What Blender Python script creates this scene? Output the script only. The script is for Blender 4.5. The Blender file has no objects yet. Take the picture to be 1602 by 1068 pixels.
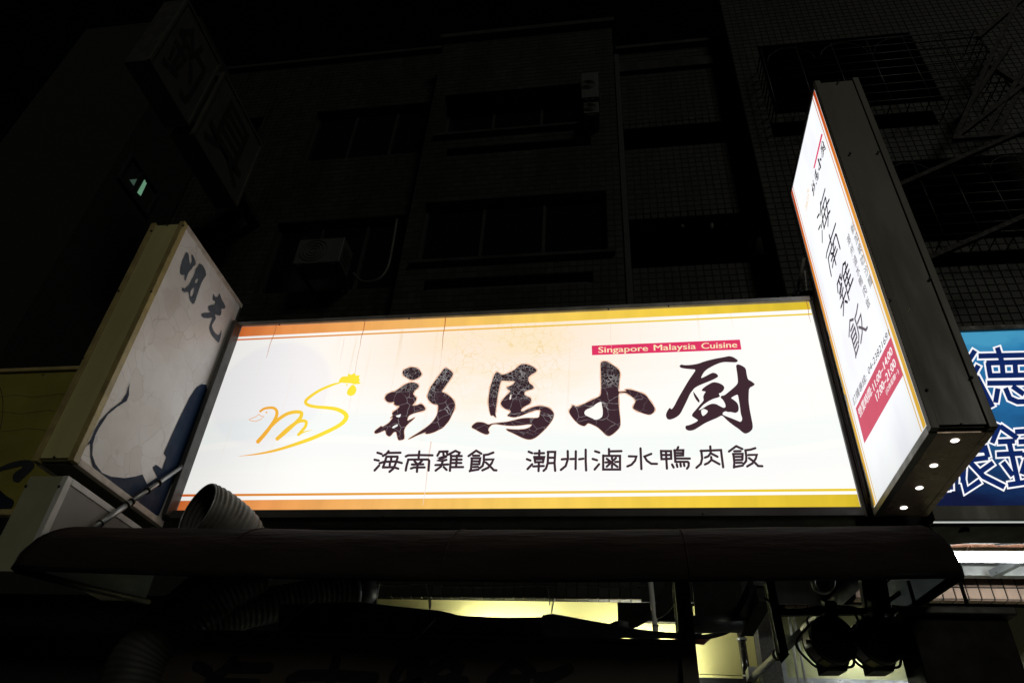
import bpy, math, random
import numpy as np
from mathutils import Matrix, Vector
random.seed(7)
scene = bpy.context.scene
col = scene.collection

# ------------------------------------------------------------------ camera
F_PX, YAW, PITCH, ROLL = 1115.77, -0.1792, 0.6374, 0.0684
CAM = np.array([2.7285, -3.7796, 1.597])
_fwd = np.array([math.sin(YAW)*math.cos(PITCH), math.cos(YAW)*math.cos(PITCH), math.sin(PITCH)])
_right = np.array([math.cos(YAW), -math.sin(YAW), 0.0])
_up = np.cross(_right, _fwd)
_r = _right*math.cos(ROLL) + _up*math.sin(ROLL)
_u = -_right*math.sin(ROLL) + _up*math.cos(ROLL)
cam_data = bpy.data.cameras.new('camera')
cam = bpy.data.objects.new('camera', cam_data)
col.objects.link(cam)
M = Matrix(((_r[0], _u[0], -_fwd[0], CAM[0]), (_r[1], _u[1], -_fwd[1], CAM[1]), (_r[2], _u[2], -_fwd[2], CAM[2]), (0, 0, 0, 1)))
cam.matrix_world = M
cam_data.sensor_width = 36
cam_data.lens = 36*F_PX/1602
cam_data.clip_start = 0.05
cam_data.clip_end = 500
scene.camera = cam

# ------------------------------------------------------------------ night sky and the faint street light
SUN_EL, SUN_AZ = math.radians(28), math.radians(150)
world = bpy.data.worlds.new('World')
scene.world = world
world.use_nodes = True
wn = world.node_tree
sky = wn.nodes.new('ShaderNodeTexSky')
sky.sky_type = 'NISHITA'
sky.sun_disc = False
sky.sun_elevation = SUN_EL
sky.sun_rotation = SUN_AZ
bg = wn.nodes['Background']
wn.links.new(sky.outputs['Color'], bg.inputs['Color'])
bg.inputs['Strength'].default_value = 0.00012
sun_d = bpy.data.lights.new('sun', 'SUN')
sun_d.energy = 0.25
sun_d.angle = math.radians(12)
sun_d.color = (1.0, 0.95, 0.80)
sun = bpy.data.objects.new('sun', sun_d)
col.objects.link(sun)
# direction the light comes from: the street, behind and right of the camera
_sd = Vector((math.cos(SUN_EL)*0.50, -math.cos(SUN_EL)*0.866, math.sin(SUN_EL)))
sun.rotation_euler = _sd.to_track_quat('Z', 'Y').to_euler()
sun.location = (0, -8, 12)
vs = scene.view_settings
vs.view_transform = 'Standard'
vs.look = 'None'
vs.exposure = 0
vs.gamma = 1

# ------------------------------------------------------------------ helpers: photo pixel -> direction -> point on a known plane
def ray(x, y): return _fwd + _r*((x-801)/F_PX) - _u*((y-534)/F_PX)
def onY(x, y, Y): d = ray(x, y); return CAM + d*((Y-CAM[1])/d[1])
def onX(x, y, X): d = ray(x, y); return CAM + d*((X-CAM[0])/d[0])
def onZ(x, y, Z): d = ray(x, y); return CAM + d*((Z-CAM[2])/d[2])
def proj(P):
    d = np.asarray(P, float)-CAM; w = d@_fwd
    return 801+F_PX*(d@_r)/w, 534-F_PX*(d@_u)/w

def lin(c):
    c = c/255.0
    return c/12.92 if c <= 0.04045 else ((c+0.055)/1.055)**2.4
def rgb(r, g, b): return (lin(r), lin(g), lin(b), 1.0)

# ------------------------------------------------------------------ materials
MATS = {}
def nm(name):
    m = bpy.data.materials.new(name); m.use_nodes = True
    MATS[name] = m
    nt = m.node_tree
    return m, nt, nt.nodes['Principled BSDF']
def N(nt, kind, **kw):
    n = nt.nodes.new(kind)
    for k, v in kw.items(): setattr(n, k, v)
    return n
def L(nt, a, b): nt.links.new(a, b)
def math_node(nt, op, a, b=None, c=None, clamp=False):
    n = N(nt, 'ShaderNodeMath', operation=op); n.use_clamp = clamp
    for i, v in enumerate((a, b, c)):
        if v is None: continue
        if isinstance(v, (int, float)): n.inputs[i].default_value = v
        else: L(nt, v, n.inputs[i])
    return n.outputs[0]
def mix_col(nt, fac, a, b, blend='MIX'):
    n = N(nt, 'ShaderNodeMix', data_type='RGBA', blend_type=blend)
    n.clamp_factor = True
    for idx, v in ((0, fac), (6, a), (7, b)):
        if isinstance(v, (int, float)): n.inputs[idx].default_value = v
        elif isinstance(v, tuple): n.inputs[idx].default_value = v
        else: L(nt, v, n.inputs[idx])
    return n.outputs[2]
def ramp(nt, fac, stops):
    n = N(nt, 'ShaderNodeValToRGB')
    el = n.color_ramp.elements
    while len(el) < len(stops): el.new(0.5)
    for e, (p, c) in zip(el, stops):
        e.position = p; e.color = c if isinstance(c, tuple) else (c, c, c, 1)
    L(nt, fac, n.inputs[0])
    return n.outputs[0]
def coords(nt, scale=(1, 1, 1), loc=(0, 0, 0)):
    tc = N(nt, 'ShaderNodeTexCoord')
    g = N(nt, 'ShaderNodeNewGeometry')
    mp = N(nt, 'ShaderNodeMapping')
    mp.inputs['Scale'].default_value = scale; mp.inputs['Location'].default_value = loc
    L(nt, g.outputs['Position'], mp.inputs['Vector'])
    return mp.outputs[0]
def noise(nt, vec, scale, detail=4, rough=0.55):
    n = N(nt, 'ShaderNodeTexNoise'); n.inputs['Scale'].default_value = scale
    n.inputs['Detail'].default_value = detail; n.inputs['Roughness'].default_value = rough
    L(nt, vec, n.inputs['Vector']); return n.outputs['Fac']
def surf(name, c, rough=0.6, metal=0.0, var=0.25, scale=6.0, bump=0.0, bscale=40.0, spec=0.5, streak=False):
    """plain dirty surface: colour varied by noise, slight relief"""
    m, nt, p = nm(name)
    v = coords(nt, (1, 1, 0.18) if streak else (1, 1, 1))
    n1 = noise(nt, v, scale)
    f = ramp(nt, n1, [(0.3, 1-var), (0.7, 1+0*var)])
    base = mix_col(nt, 1.0, (c[0], c[1], c[2], 1), f, 'MULTIPLY')
    L(nt, base, p.inputs['Base Color'])
    r = ramp(nt, noise(nt, v, scale*2.3), [(0.3, max(0.05, rough-0.12)), (0.7, min(1, rough+0.12))])
    L(nt, r, p.inputs['Roughness'])
    p.inputs['Metallic'].default_value = metal
    p.inputs['Specular IOR Level'].default_value = spec
    if bump:
        b = N(nt, 'ShaderNodeBump'); b.inputs['Strength'].default_value = bump; b.inputs['Distance'].default_value = 0.01
        L(nt, noise(nt, coords(nt), bscale), b.inputs['Height']); L(nt, b.outputs[0], p.inputs['Normal'])
    return m
def emit(name, c, strength=1.0, base=0.03):
    m, nt, p = nm(name)
    v = coords(nt)
    f = ramp(nt, noise(nt, v, 5.0), [(0.25, 0.90), (0.75, 1.04)])
    cc = mix_col(nt, 1.0, c, f, 'MULTIPLY')
    L(nt, cc, p.inputs['Emission Color'])
    p.inputs['Emission Strength'].default_value = strength
    p.inputs['Base Color'].default_value = (base, base, base, 1)
    p.inputs['Roughness'].default_value = 0.6; p.inputs['Specular IOR Level'].default_value = 0.05
    return m
def axis_grad(name, axis, a, b, stops, strength=1.0, var=True):
    """backlit print whose ink runs from one colour to another along a world axis"""
    m, nt, p = nm(name)
    g = N(nt, 'ShaderNodeNewGeometry'); s = N(nt, 'ShaderNodeSeparateXYZ'); L(nt, g.outputs['Position'], s.inputs[0])
    t = N(nt, 'ShaderNodeMapRange'); t.inputs[1].default_value = a; t.inputs[2].default_value = b
    L(nt, s.outputs[axis], t.inputs[0])
    c = ramp(nt, t.outputs[0], stops)
    if var:
        c = mix_col(nt, 1.0, c, ramp(nt, noise(nt, coords(nt, (1, 1, 0.25)), 7.0), [(0.3, 0.90), (0.62, 1.03)]), 'MULTIPLY')
    L(nt, c, p.inputs['Emission Color']); p.inputs['Emission Strength'].default_value = strength
    p.inputs['Base Color'].default_value = (0.03, 0.03, 0.03, 1); p.inputs['Roughness'].default_value = 0.6; p.inputs['Specular IOR Level'].default_value = 0.05
    return m

# ------------------------------------------------------------------ mesh helpers
def link(name, me, mat, parent=None, smooth=False):
    o = bpy.data.objects.new(name, me); col.objects.link(o)
    if mat is not None: me.materials.append(mat)
    if parent is not None: o.parent = parent
    if smooth:
        for p in me.polygons: p.use_smooth = True
    return o
def mesh(name, verts, faces, mat, parent=None, smooth=False):
    me = bpy.data.meshes.new(name)
    me.from_pydata([tuple(map(float, v)) for v in verts], [], faces); me.update()
    return link(name, me, mat, parent, smooth)
def tag(o, label=None, cat=None, group=None, kind=None):
    if label: o['label'] = label
    if cat: o['category'] = cat
    if group: o['group'] = group
    if kind: o['kind'] = kind
    return o
def thing(name, label, cat, loc=(0, 0, 0), group=None):
    o = bpy.data.objects.new(name, None); col.objects.link(o)
    o.empty_display_size = 0.1
    return tag(o, label, cat, group)       # kept at the origin: the parts carry world coordinates
CUBE_F = [(0, 3, 2, 1), (4, 5, 6, 7), (0, 1, 5, 4), (1, 2, 6, 5), (2, 3, 7, 6), (3, 0, 4, 7)]
def box_vf(x0, x1, y0, y1, z0, z1):
    return [(x0, y0, z0), (x1, y0, z0), (x1, y1, z0), (x0, y1, z0), (x0, y0, z1), (x1, y0, z1), (x1, y1, z1), (x0, y1, z1)], CUBE_F
def bevel(o, w, seg=2):
    md = o.modifiers.new('bevel', 'BEVEL'); md.width = w; md.segments = seg; md.limit_method = 'ANGLE'
    return o
def box(name, x0, x1, y0, y1, z0, z1, mat, parent=None, bev=0.0):
    v, f = box_vf(x0, x1, y0, y1, z0, z1)
    o = mesh(name, v, f, mat, parent)
    if bev: bevel(o, bev)
    return o
def boxes(name, lst, mat, parent=None):
    V, Fc = [], []
    for b in lst:
        v, f = box_vf(*b); n = len(V); V += v; Fc += [tuple(i+n for i in q) for q in f]
    return mesh(name, V, Fc, mat, parent)
def frames(pts):
    pts = [np.asarray(p, float) for p in pts]
    n = len(pts); T = []
    for i in range(n):
        t = pts[min(i+1, n-1)]-pts[max(i-1, 0)]; T.append(t/np.linalg.norm(t))
    a = np.array([0, 0, 1.0]) if abs(T[0][2]) < 0.9 else np.array([1.0, 0, 0])
    u = np.cross(T[0], a); u /= np.linalg.norm(u); out = []
    for i in range(n):
        u = u-T[i]*(u@T[i]); u /= np.linalg.norm(u); out.append((pts[i], u, np.cross(T[i], u)))
    return out
def tube_vf(pts, r, seg=10, cap=True):
    fr = frames(pts); V, Fc = [], []
    rr = r if hasattr(r, '__len__') else [r]*len(fr)
    for (p, u, w), q in zip(fr, rr):
        for k in range(seg):
            a = 2*math.pi*k/seg; V.append(p+(u*math.cos(a)+w*math.sin(a))*q)
    for i in range(len(fr)-1):
        for k in range(seg):
            Fc.append((i*seg+k, i*seg+(k+1) % seg, (i+1)*seg+(k+1) % seg, (i+1)*seg+k))
    if cap:
        Fc.append(tuple(range(seg-1, -1, -1))); n = (len(fr)-1)*seg; Fc.append(tuple(n+k for k in range(seg)))
    return V, Fc
def tube(name, pts, r, mat, parent=None, seg=10, cap=True):
    v, f = tube_vf(pts, r, seg, cap); return mesh(name, v, f, mat, parent, smooth=True)
def spline(pts, n=8):
    """Catmull-Rom through the points"""
    P = [np.asarray(p, float) for p in pts]; P = [2*P[0]-P[1]]+P+[2*P[-1]-P[-2]]; out = []
    for i in range(1, len(P)-2):
        for k in range(n):
            t = k/n; a, b, c, d = P[i-1:i+3]
            out.append(0.5*((2*b)+(-a+c)*t+(2*a-5*b+4*c-d)*t*t+(-a+3*b-3*c+d)*t**3))
    out.append(P[-2]); return out
def tubes(name, lst, mat, parent=None, seg=6):
    V, Fc = [], []
    for pts, r in lst:
        v, f = tube_vf(pts, r, seg); n = len(V); V += v; Fc += [tuple(i+n for i in q) for q in f]
    return mesh(name, V, Fc, mat, parent, smooth=True)
def bar_vf(a, b, w, h=None):
    """square bar between two points"""
    h = h or w; a = np.asarray(a, float); b = np.asarray(b, float); fr = frames([a, b]); V = []
    for p, u, q in fr:
        for s, t in ((-1, -1), (1, -1), (1, 1), (-1, 1)): V.append(p+u*s*w/2+q*t*h/2)
    return V, [(3, 2, 1, 0), (4, 5, 6, 7), (0, 1, 5, 4), (1, 2, 6, 5), (2, 3, 7, 6), (3, 0, 4, 7)]
def bar(name, a, b, w, mat, parent=None, h=None):
    v, f = bar_vf(a, b, w, h); return mesh(name, v, f, mat, parent)

# flat print: outlines in photo pixels filled (even-odd) and laid on a plane
def chaikin(pts, it=1, k=0.22):
    for _ in range(it):
        out = []
        for i in range(len(pts)):
            a, b = pts[i], pts[(i+1) % len(pts)]
            out.append((a[0]+(b[0]-a[0])*k, a[1]+(b[1]-a[1])*k)); out.append((a[0]+(b[0]-a[0])*(1-k), a[1]+(b[1]-a[1])*(1-k)))
        pts = out
    return pts
def fill(loops):
    """2D loops -> (verts2d, faces), holes cut"""
    cu = bpy.data.curves.new('fill', 'CURVE'); cu.dimensions = '2D'; cu.fill_mode = 'FRONT'
    for lp in loops:
        sp = cu.splines.new('POLY'); sp.points.add(len(lp)-1)
        for q, (x, y) in zip(sp.points, lp): q.co = (x/100.0, y/100.0, 0, 1)
        sp.use_cyclic_u = True
    ob = bpy.data.objects.new('fill', cu)
    me = bpy.data.meshes.new_from_object(ob)
    v = [(q.co.x*100, q.co.y*100) for q in me.vertices]; f = [tuple(p.vertices) for p in me.polygons]
    bpy.data.objects.remove(ob); bpy.data.meshes.remove(me); bpy.data.curves.remove(cu)
    return v, f
def ribbon(pts, w, round_cap=True):
    """stroke outline in 2D: mitred strip with caps, as (verts, faces)"""
    P = [np.asarray(p, float) for p in pts]; n = len(P)
    W = list(w) if hasattr(w, '__len__') else [w]*n
    V, Fc = [], []; left, right = [], []
    for i in range(n):
        d0 = P[i]-P[max(i-1, 0)]; d1 = P[min(i+1, n-1)]-P[i]
        if i == 0: d0 = d1
        if i == n-1: d1 = d0
        d0 = d0/(np.linalg.norm(d0)+1e-9); d1 = d1/(np.linalg.norm(d1)+1e-9)
        t = d0+d1; t = t/(np.linalg.norm(t)+1e-9); nn = np.array([-t[1], t[0]])
        k = min(1.5, 1/max(0.3, nn@np.array([-d1[1], d1[0]])))
        left.append(P[i]+nn*W[i]/2*k); right.append(P[i]-nn*W[i]/2*k)
    loop = list(right)
    def cap(c, a0, rad):
        return [c+rad*np.array([math.cos(a0+math.pi*j/6), math.sin(a0+math.pi*j/6)]) for j in range(1, 6)]
    d = P[-1]-P[-2]
    if round_cap: loop += cap(P[-1], math.atan2(d[1], d[0])-math.pi/2, W[-1]/2)
    loop += left[::-1]
    d = P[0]-P[1]
    if round_cap: loop += cap(P[0], math.atan2(d[1], d[0])-math.pi/2, W[0]/2)
    for i in range(n-1):
        b = len(V); V += [right[i], right[i+1], left[i+1], left[i]]; Fc.append((b, b+1, b+2, b+3))
    if round_cap:
        for end, c, ww in ((1, P[-1]-P[-2], W[-1]), (0, P[0]-P[1], W[0])):
            ctr = P[-1] if end else P[0]
            a0 = math.atan2(c[1], c[0])-math.pi/2; b = len(V)
            V += [ctr+ww/2*np.array([math.cos(a0+math.pi*j/6), math.sin(a0+math.pi*j/6)]) for j in range(7)]
            Fc.append(tuple(range(b, b+7)))
    return V, Fc
def orient(V, Fc, toward):
    """turn every face so that it looks to the given direction"""
    out = []; t = np.asarray(toward, float)
    for f in Fc:
        a, b, c = (np.asarray(V[i], float) for i in f[:3]); k = np.cross(b-a, c-a)
        out.append(tuple(f) if k@t >= 0 else tuple(f[::-1]))
    return out
class Print:
    """collects flat print on one plane, every piece a hair in front of the last"""
    def __init__(self, fn, step=0.00012, start=0.004, toward=(0, -1, 0)):
        self.fn, self.step, self.k, self.start, self.toward = fn, step, 0, start, toward
        self.V, self.F = [], []
    def add(self, v2, f2):
        d = self.start+self.k*self.step; self.k += 1
        n = len(self.V); v3 = [self.fn(p[0], p[1], d) for p in v2]
        self.V += v3; self.F += [tuple(i+n for i in f) for f in orient(v3, f2, self.toward)]
    def poly(self, loops, smooth=1):
        self.add(*fill([chaikin(l, smooth) for l in loops]))
    def stroke(self, pts, w, cap=True): self.add(*ribbon(pts, w, cap))
    def build(self, name, mat, parent): return mesh(name, self.V, self.F, mat, parent)
TEXT_CACHE = {}
def text2d(s, bold=0.0):
    """glyph outlines of Blender's own font as (verts, faces) in a unit box"""
    if (s, bold) in TEXT_CACHE: return TEXT_CACHE[(s, bold)]
    cu = bpy.data.curves.new('t', 'FONT'); cu.body = s; cu.offset = bold; cu.resolution_u = 3
    ob = bpy.data.objects.new('t', cu); col.objects.link(ob)
    bpy.context.view_layer.update()
    me = bpy.data.meshes.new_from_object(ob.evaluated_get(bpy.context.evaluated_depsgraph_get()))
    v = np.array([(q.co.x, q.co.y) for q in me.vertices]); f = [tuple(p.vertices) for p in me.polygons]
    bpy.data.objects.remove(ob); bpy.data.meshes.remove(me); bpy.data.curves.remove(cu)
    lo, hi = v.min(0), v.max(0); v = (v-lo)/(hi-lo)
    TEXT_CACHE[(s, bold)] = (v, f); return v, f
def copy_tree(o, parent=None):
    c = o.copy(); col.objects.link(c); c.parent = parent
    for ch in list(o.children): copy_tree(ch, c)
    return c

# ------------------------------------------------------------------ surfaces of the place
surf('asphalt', (0.05, 0.05, 0.052), 0.85, var=0.4, scale=3, bump=0.4, bscale=90)
surf('paving', (0.22, 0.21, 0.20), 0.7, var=0.3, scale=4)
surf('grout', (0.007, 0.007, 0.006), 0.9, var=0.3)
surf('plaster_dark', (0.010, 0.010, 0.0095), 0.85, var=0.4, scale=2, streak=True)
surf('concrete', (0.20, 0.20, 0.19), 0.9, var=0.45, scale=3, bump=0.5, bscale=60)
surf('yellow_wall', (0.66, 0.62, 0.24), 0.55, var=0.10, scale=1.5)
surf('window_frame', (0.02, 0.022, 0.022), 0.5, metal=0.2)
surf('grey_plastic', (0.045, 0.047, 0.044), 0.6, var=0.3, scale=5)
surf('grey_plastic_dark', (0.011, 0.012, 0.012), 0.6)
surf('rusty_steel', (0.020, 0.018, 0.016), 0.7, metal=0.3, var=0.5, scale=9)
surf('black_steel', (0.008, 0.008, 0.008), 0.6, var=0.3, spec=0.12)
surf('galvanised', (0.36, 0.38, 0.38), 0.38, metal=0.7, var=0.35, scale=9)
surf('pvc_white', (0.75, 0.76, 0.72), 0.4, var=0.12)
surf('pvc_grey', (0.11, 0.115, 0.115), 0.45, var=0.2)
surf('pebbledash', (0.22, 0.21, 0.19), 0.95, var=0.7, scale=60, bump=1.0, bscale=120)
surf('rubber_black', (0.008, 0.008, 0.008), 0.5, var=0.2, spec=0.2)
surf('wire_white', (0.55, 0.55, 0.52), 0.5)
surf('red_brown_tape', (0.16, 0.05, 0.035), 0.6)
m, nt, p = nm('dark_glass')
p.inputs['Base Color'].default_value = (0.004, 0.006, 0.006, 1); p.inputs['Specular IOR Level'].default_value = 0.3
L(nt, ramp(nt, noise(nt, coords(nt), 2.0), [(0.3, 0.08), (0.7, 0.22)]), p.inputs['Roughness'])
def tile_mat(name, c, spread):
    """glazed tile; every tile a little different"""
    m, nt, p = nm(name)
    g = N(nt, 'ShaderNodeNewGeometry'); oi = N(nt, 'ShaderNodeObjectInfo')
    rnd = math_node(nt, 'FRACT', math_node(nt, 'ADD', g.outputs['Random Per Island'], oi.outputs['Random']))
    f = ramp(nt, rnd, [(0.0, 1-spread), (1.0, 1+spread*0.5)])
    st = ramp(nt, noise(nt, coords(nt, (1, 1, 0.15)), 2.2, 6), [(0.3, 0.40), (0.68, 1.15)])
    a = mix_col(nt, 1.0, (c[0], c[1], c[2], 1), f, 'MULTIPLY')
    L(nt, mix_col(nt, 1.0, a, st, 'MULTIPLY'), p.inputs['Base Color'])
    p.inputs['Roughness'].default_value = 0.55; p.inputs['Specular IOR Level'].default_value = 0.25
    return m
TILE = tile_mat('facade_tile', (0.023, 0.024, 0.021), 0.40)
TILE_LIT = tile_mat('beam_tile_lit', (0.56, 0.39, 0.29), 0.18)  # same tile as the facade, brightened in colour where the tube shines

# ------------------------------------------------------------------ ground
tag(box('road', -60, 60, -60, -0.6, -0.3, 0.0, MATS['asphalt']), kind='structure')
tag(box('pavement', -60, 60, -0.598, 30, -0.3, 0.12, MATS['paving']), kind='structure')

# ------------------------------------------------------------------ apartment building behind the signs
PITCH_T = 0.107
FY = 3.5
bld = thing('apartment_building', 'dark tiled apartment building with windows and balconies behind the glowing signs', 'building')
def zp(x, y, Y=FY): return float(onY(x, y, Y)[2])
def xp(x, y, Y=FY): return float(onY(x, y, Y)[0])
cells_grout = ([], []); tiles_all = []
def add_quad(store, a, b, c, d):
    n = len(store[0]); store[0].extend([a, b, c, d]); store[1].append((n, n+1, n+2, n+3))
def snap(v, o): return o+round((v-o)/PITCH_T)*PITCH_T
def clad(x0, x1, z0, z1, Y, holes=(), mat='facade_tile', ox=0.0, oz=3.83, pz=PITCH_T):
    """wall face looking to the street, clad with square tiles, with openings"""
    x0, x1, z0, z1 = snap(x0, ox), snap(x1, ox), snap(z0, oz), snap(z1, oz)
    nx, nz = int(round((x1-x0)/PITCH_T)), int(round((z1-z0)/PITCH_T))
    for i in range(nx):
        for k in range(nz):
            cx, cz = x0+(i+.5)*PITCH_T, z0+(k+.5)*PITCH_T
            if any(h[0] < cx < h[1] and h[2] < cz < h[3] for h in holes): continue
            a, b, c, d = cx-PITCH_T/2, cx+PITCH_T/2, cz-PITCH_T/2, cz+PITCH_T/2
            add_quad(cells_grout, (a, Y, c), (b, Y, c), (b, Y, d), (a, Y, d))
            tiles_all.append((cx, Y, cz, mat, 'front'))
def clad_side(X, y0, y1, z0, z1, sign=1, mat='facade_tile'):
    """wall face looking along X"""
    ny, nz = int((y1-y0)/PITCH_T), int((z1-z0)/PITCH_T)
    for i in range(ny):
        for k in range(nz):
            cy, cz = y0+(i+.5)*PITCH_T, z0+(k+.5)*PITCH_T
            a, b, c, d = cy-PITCH_T/2, cy+PITCH_T/2, cz-PITCH_T/2, cz+PITCH_T/2
            q = [(X, a, c), (X, b, c), (X, b, d), (X, a, d)]
            add_quad(cells_grout, *(q if sign > 0 else q[::-1]))
            tiles_all.append((X, cy, cz, mat, 'right' if sign > 0 else 'left'))
def clad_under(x0, x1, y0, y1, Z, mat='facade_tile'):
    x0, x1 = snap(x0, 0), snap(x1, 0)
    nx, ny = int(round((x1-x0)/PITCH_T)), max(1, int(round((y1-y0)/PITCH_T)))
    for i in range(nx):
        for k in range(ny):
            cx, cy = x0+(i+.5)*PITCH_T, y0+(k+.5)*PITCH_T
            a, b, c, d = cx-PITCH_T/2, cx+PITCH_T/2, cy-PITCH_T/2, cy+PITCH_T/2
            add_quad(cells_grout, (a, d, Z), (b, d, Z), (b, c, Z), (a, c, Z))
            tiles_all.append((cx, cy, Z, mat, 'down'))

AX0, AX1 = snap(-0.36, 0), snap(2.86, 0)      # the bay over the sign
ROOF = 14.35
w1 = [snap(-0.08, 0), snap(2.70, 0), snap(8.52, 3.73), snap(9.82, 3.73)]
w2 = [snap(-0.08, 0), snap(2.45, 0), snap(11.42, 3.73), snap(12.66, 3.73)]
g1 = [snap(0.10, 0), snap(2.47, 0), snap(8.05, 3.73), snap(8.22, 3.73)]
g2 = [snap(0.10, 0), snap(2.47, 0), snap(10.92, 3.73), snap(11.12, 3.73)]
BEAM = 3.83
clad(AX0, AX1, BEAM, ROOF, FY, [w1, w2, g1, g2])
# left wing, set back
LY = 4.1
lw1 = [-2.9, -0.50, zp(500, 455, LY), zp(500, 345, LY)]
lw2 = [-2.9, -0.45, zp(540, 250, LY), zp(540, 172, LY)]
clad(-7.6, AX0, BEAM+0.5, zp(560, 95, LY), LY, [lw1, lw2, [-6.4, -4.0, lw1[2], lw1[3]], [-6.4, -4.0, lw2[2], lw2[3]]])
clad_side(AX0, FY, LY, 6.6, ROOF, -1)
# right wing: balcony parapets with openings between them
RX1 = snap(xp(1190, 300), 0)
RYb = 3.72
rb = [(zp(1060, 400), zp(1060, 322)), (zp(1060, 214), zp(1060, 176))]
clad(AX1, RX1, BEAM, zp(1060, 58), RYb, [[AX1-1, RX1+1, a, b] for a, b in rb])
clad_side(RX1, RYb-0.5, RYb+0.1, 6.6, ROOF-0.4, -1)
# far right bay
clad(RX1, 9.9, 3.775, zp(1300, 0), RYb-0.5, [[RX1+0.4, 7.6, zp(1330, 165, 3.2), zp(1330, 60, 3.2)], [RX1+0.8, 9.5, zp(1500, 372, 3.2), zp(1500, 245, 3.2)],
     [RX1+0.35, 7.4, zp(1400, 195, 3.2), zp(1400, 175, 3.2)], [RX1+1.2, 9.9, zp(1500, 410, 3.2), zp(1500, 392, 3.2)]], oz=3.775)
# beam over the arcade: face and underside, the right stretch with tube light put into the tile colour
clad_under(AX0, AX1, FY, FY+0.107, BEAM)
clad_under(RX1, 9.9, RYb-0.5, RYb-0.39, 3.775)
# tile pieces
T, G, D = PITCH_T/2-0.005, 0.0035, 0.006
tile_v = [(-T, 0, -T), (T, 0, -T), (T, 0, T), (-T, 0, T), (-T+.004, -D, -T+.004), (T-.004, -D, -T+.004), (T-.004, -D, T-.004), (-T+.004, -D, T-.004)]
tile_f = [(4, 5, 6, 7), (0, 1, 5, 4), (1, 2, 6, 5), (2, 3, 7, 6), (3, 0, 4, 7)]
ROT = {'front': Matrix.Identity(3), 'right': Matrix.Rotation(math.radians(90), 3, 'Z'), 'left': Matrix.Rotation(math.radians(-90), 3, 'Z'), 'down': Matrix.Rotation(math.radians(90), 3, 'X')}
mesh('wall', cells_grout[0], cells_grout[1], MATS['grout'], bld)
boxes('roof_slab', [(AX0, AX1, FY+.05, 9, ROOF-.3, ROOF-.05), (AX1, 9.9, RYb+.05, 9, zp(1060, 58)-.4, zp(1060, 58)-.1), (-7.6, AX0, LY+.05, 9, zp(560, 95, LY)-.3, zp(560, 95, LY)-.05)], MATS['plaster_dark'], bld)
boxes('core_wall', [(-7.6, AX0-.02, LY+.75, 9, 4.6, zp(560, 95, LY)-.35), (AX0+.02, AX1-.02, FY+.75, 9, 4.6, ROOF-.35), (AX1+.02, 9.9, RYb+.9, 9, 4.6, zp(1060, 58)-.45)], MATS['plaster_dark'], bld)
HIDE = [[(372, 505), (1275, 462), (1352, 812), (262, 812)], [(1240, 297), (1277, 125), (1342, 122), (1562, 665), (1440, 806), (1364, 806)],
        [(240, 348), (295, 345), (380, 480), (250, 826), (50, 740)], [(0, 578), (120, 575), (120, 810), (0, 810)], [(1505, 515), (1602, 512), (1602, 864), (1440, 864)],
        [(15, 890), (90, 826), (1460, 823), (1508, 909)], [(0, 900), (560, 900), (560, 1068), (0, 1068)]]
def inside(q, poly):
    x, y = q; c = False; n = len(poly)
    for i in range(n):
        (x0, y0), (x1, y1) = poly[i], poly[i-1]
        if (y0 > y) != (y1 > y) and x < (x1-x0)*(y-y0)/(y1-y0)+x0: c = not c
    return c
ranked = []
for t in tiles_all:
    d = np.array(t[:3])-CAM
    q = proj(t[:3])
    if 4 < q[0] < 1598 and 4 < q[1] < 1064 and d@_fwd > 0 and not any(inside(q, h) for h in HIDE):
        ang = {'front': (0, -1, 0), 'right': (1, 0, 0), 'left': (-1, 0, 0), 'down': (0, 0, -1)}[t[4]]
        r2 = d@d; cosv = -(d@np.array(ang))/math.sqrt(r2)
        ranked.append((cosv/r2, t))
ranked.sort(key=lambda e: -e[0])
single = {id(t) for _, t in ranked[:300]}
tile_me = {}
for mat in ('facade_tile', 'beam_tile_lit'):
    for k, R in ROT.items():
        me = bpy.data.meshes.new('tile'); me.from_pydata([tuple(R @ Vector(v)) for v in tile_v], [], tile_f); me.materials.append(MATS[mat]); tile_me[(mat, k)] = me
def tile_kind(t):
    return 'beam_tile_lit' if (t[0] > 4.25 and t[2] < 4.75) else t[3]
rest = {'facade_tile': ([], []), 'beam_tile_lit': ([], [])}
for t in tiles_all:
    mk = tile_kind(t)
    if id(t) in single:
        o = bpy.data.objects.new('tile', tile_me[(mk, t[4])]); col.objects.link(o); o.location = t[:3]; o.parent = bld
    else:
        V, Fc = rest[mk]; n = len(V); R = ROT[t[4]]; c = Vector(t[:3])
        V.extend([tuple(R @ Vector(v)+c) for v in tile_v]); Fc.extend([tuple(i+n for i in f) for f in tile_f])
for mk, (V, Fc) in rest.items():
    tag(mesh('tile_cladding', V, Fc, MATS[mk], bld), kind='stuff')
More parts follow.
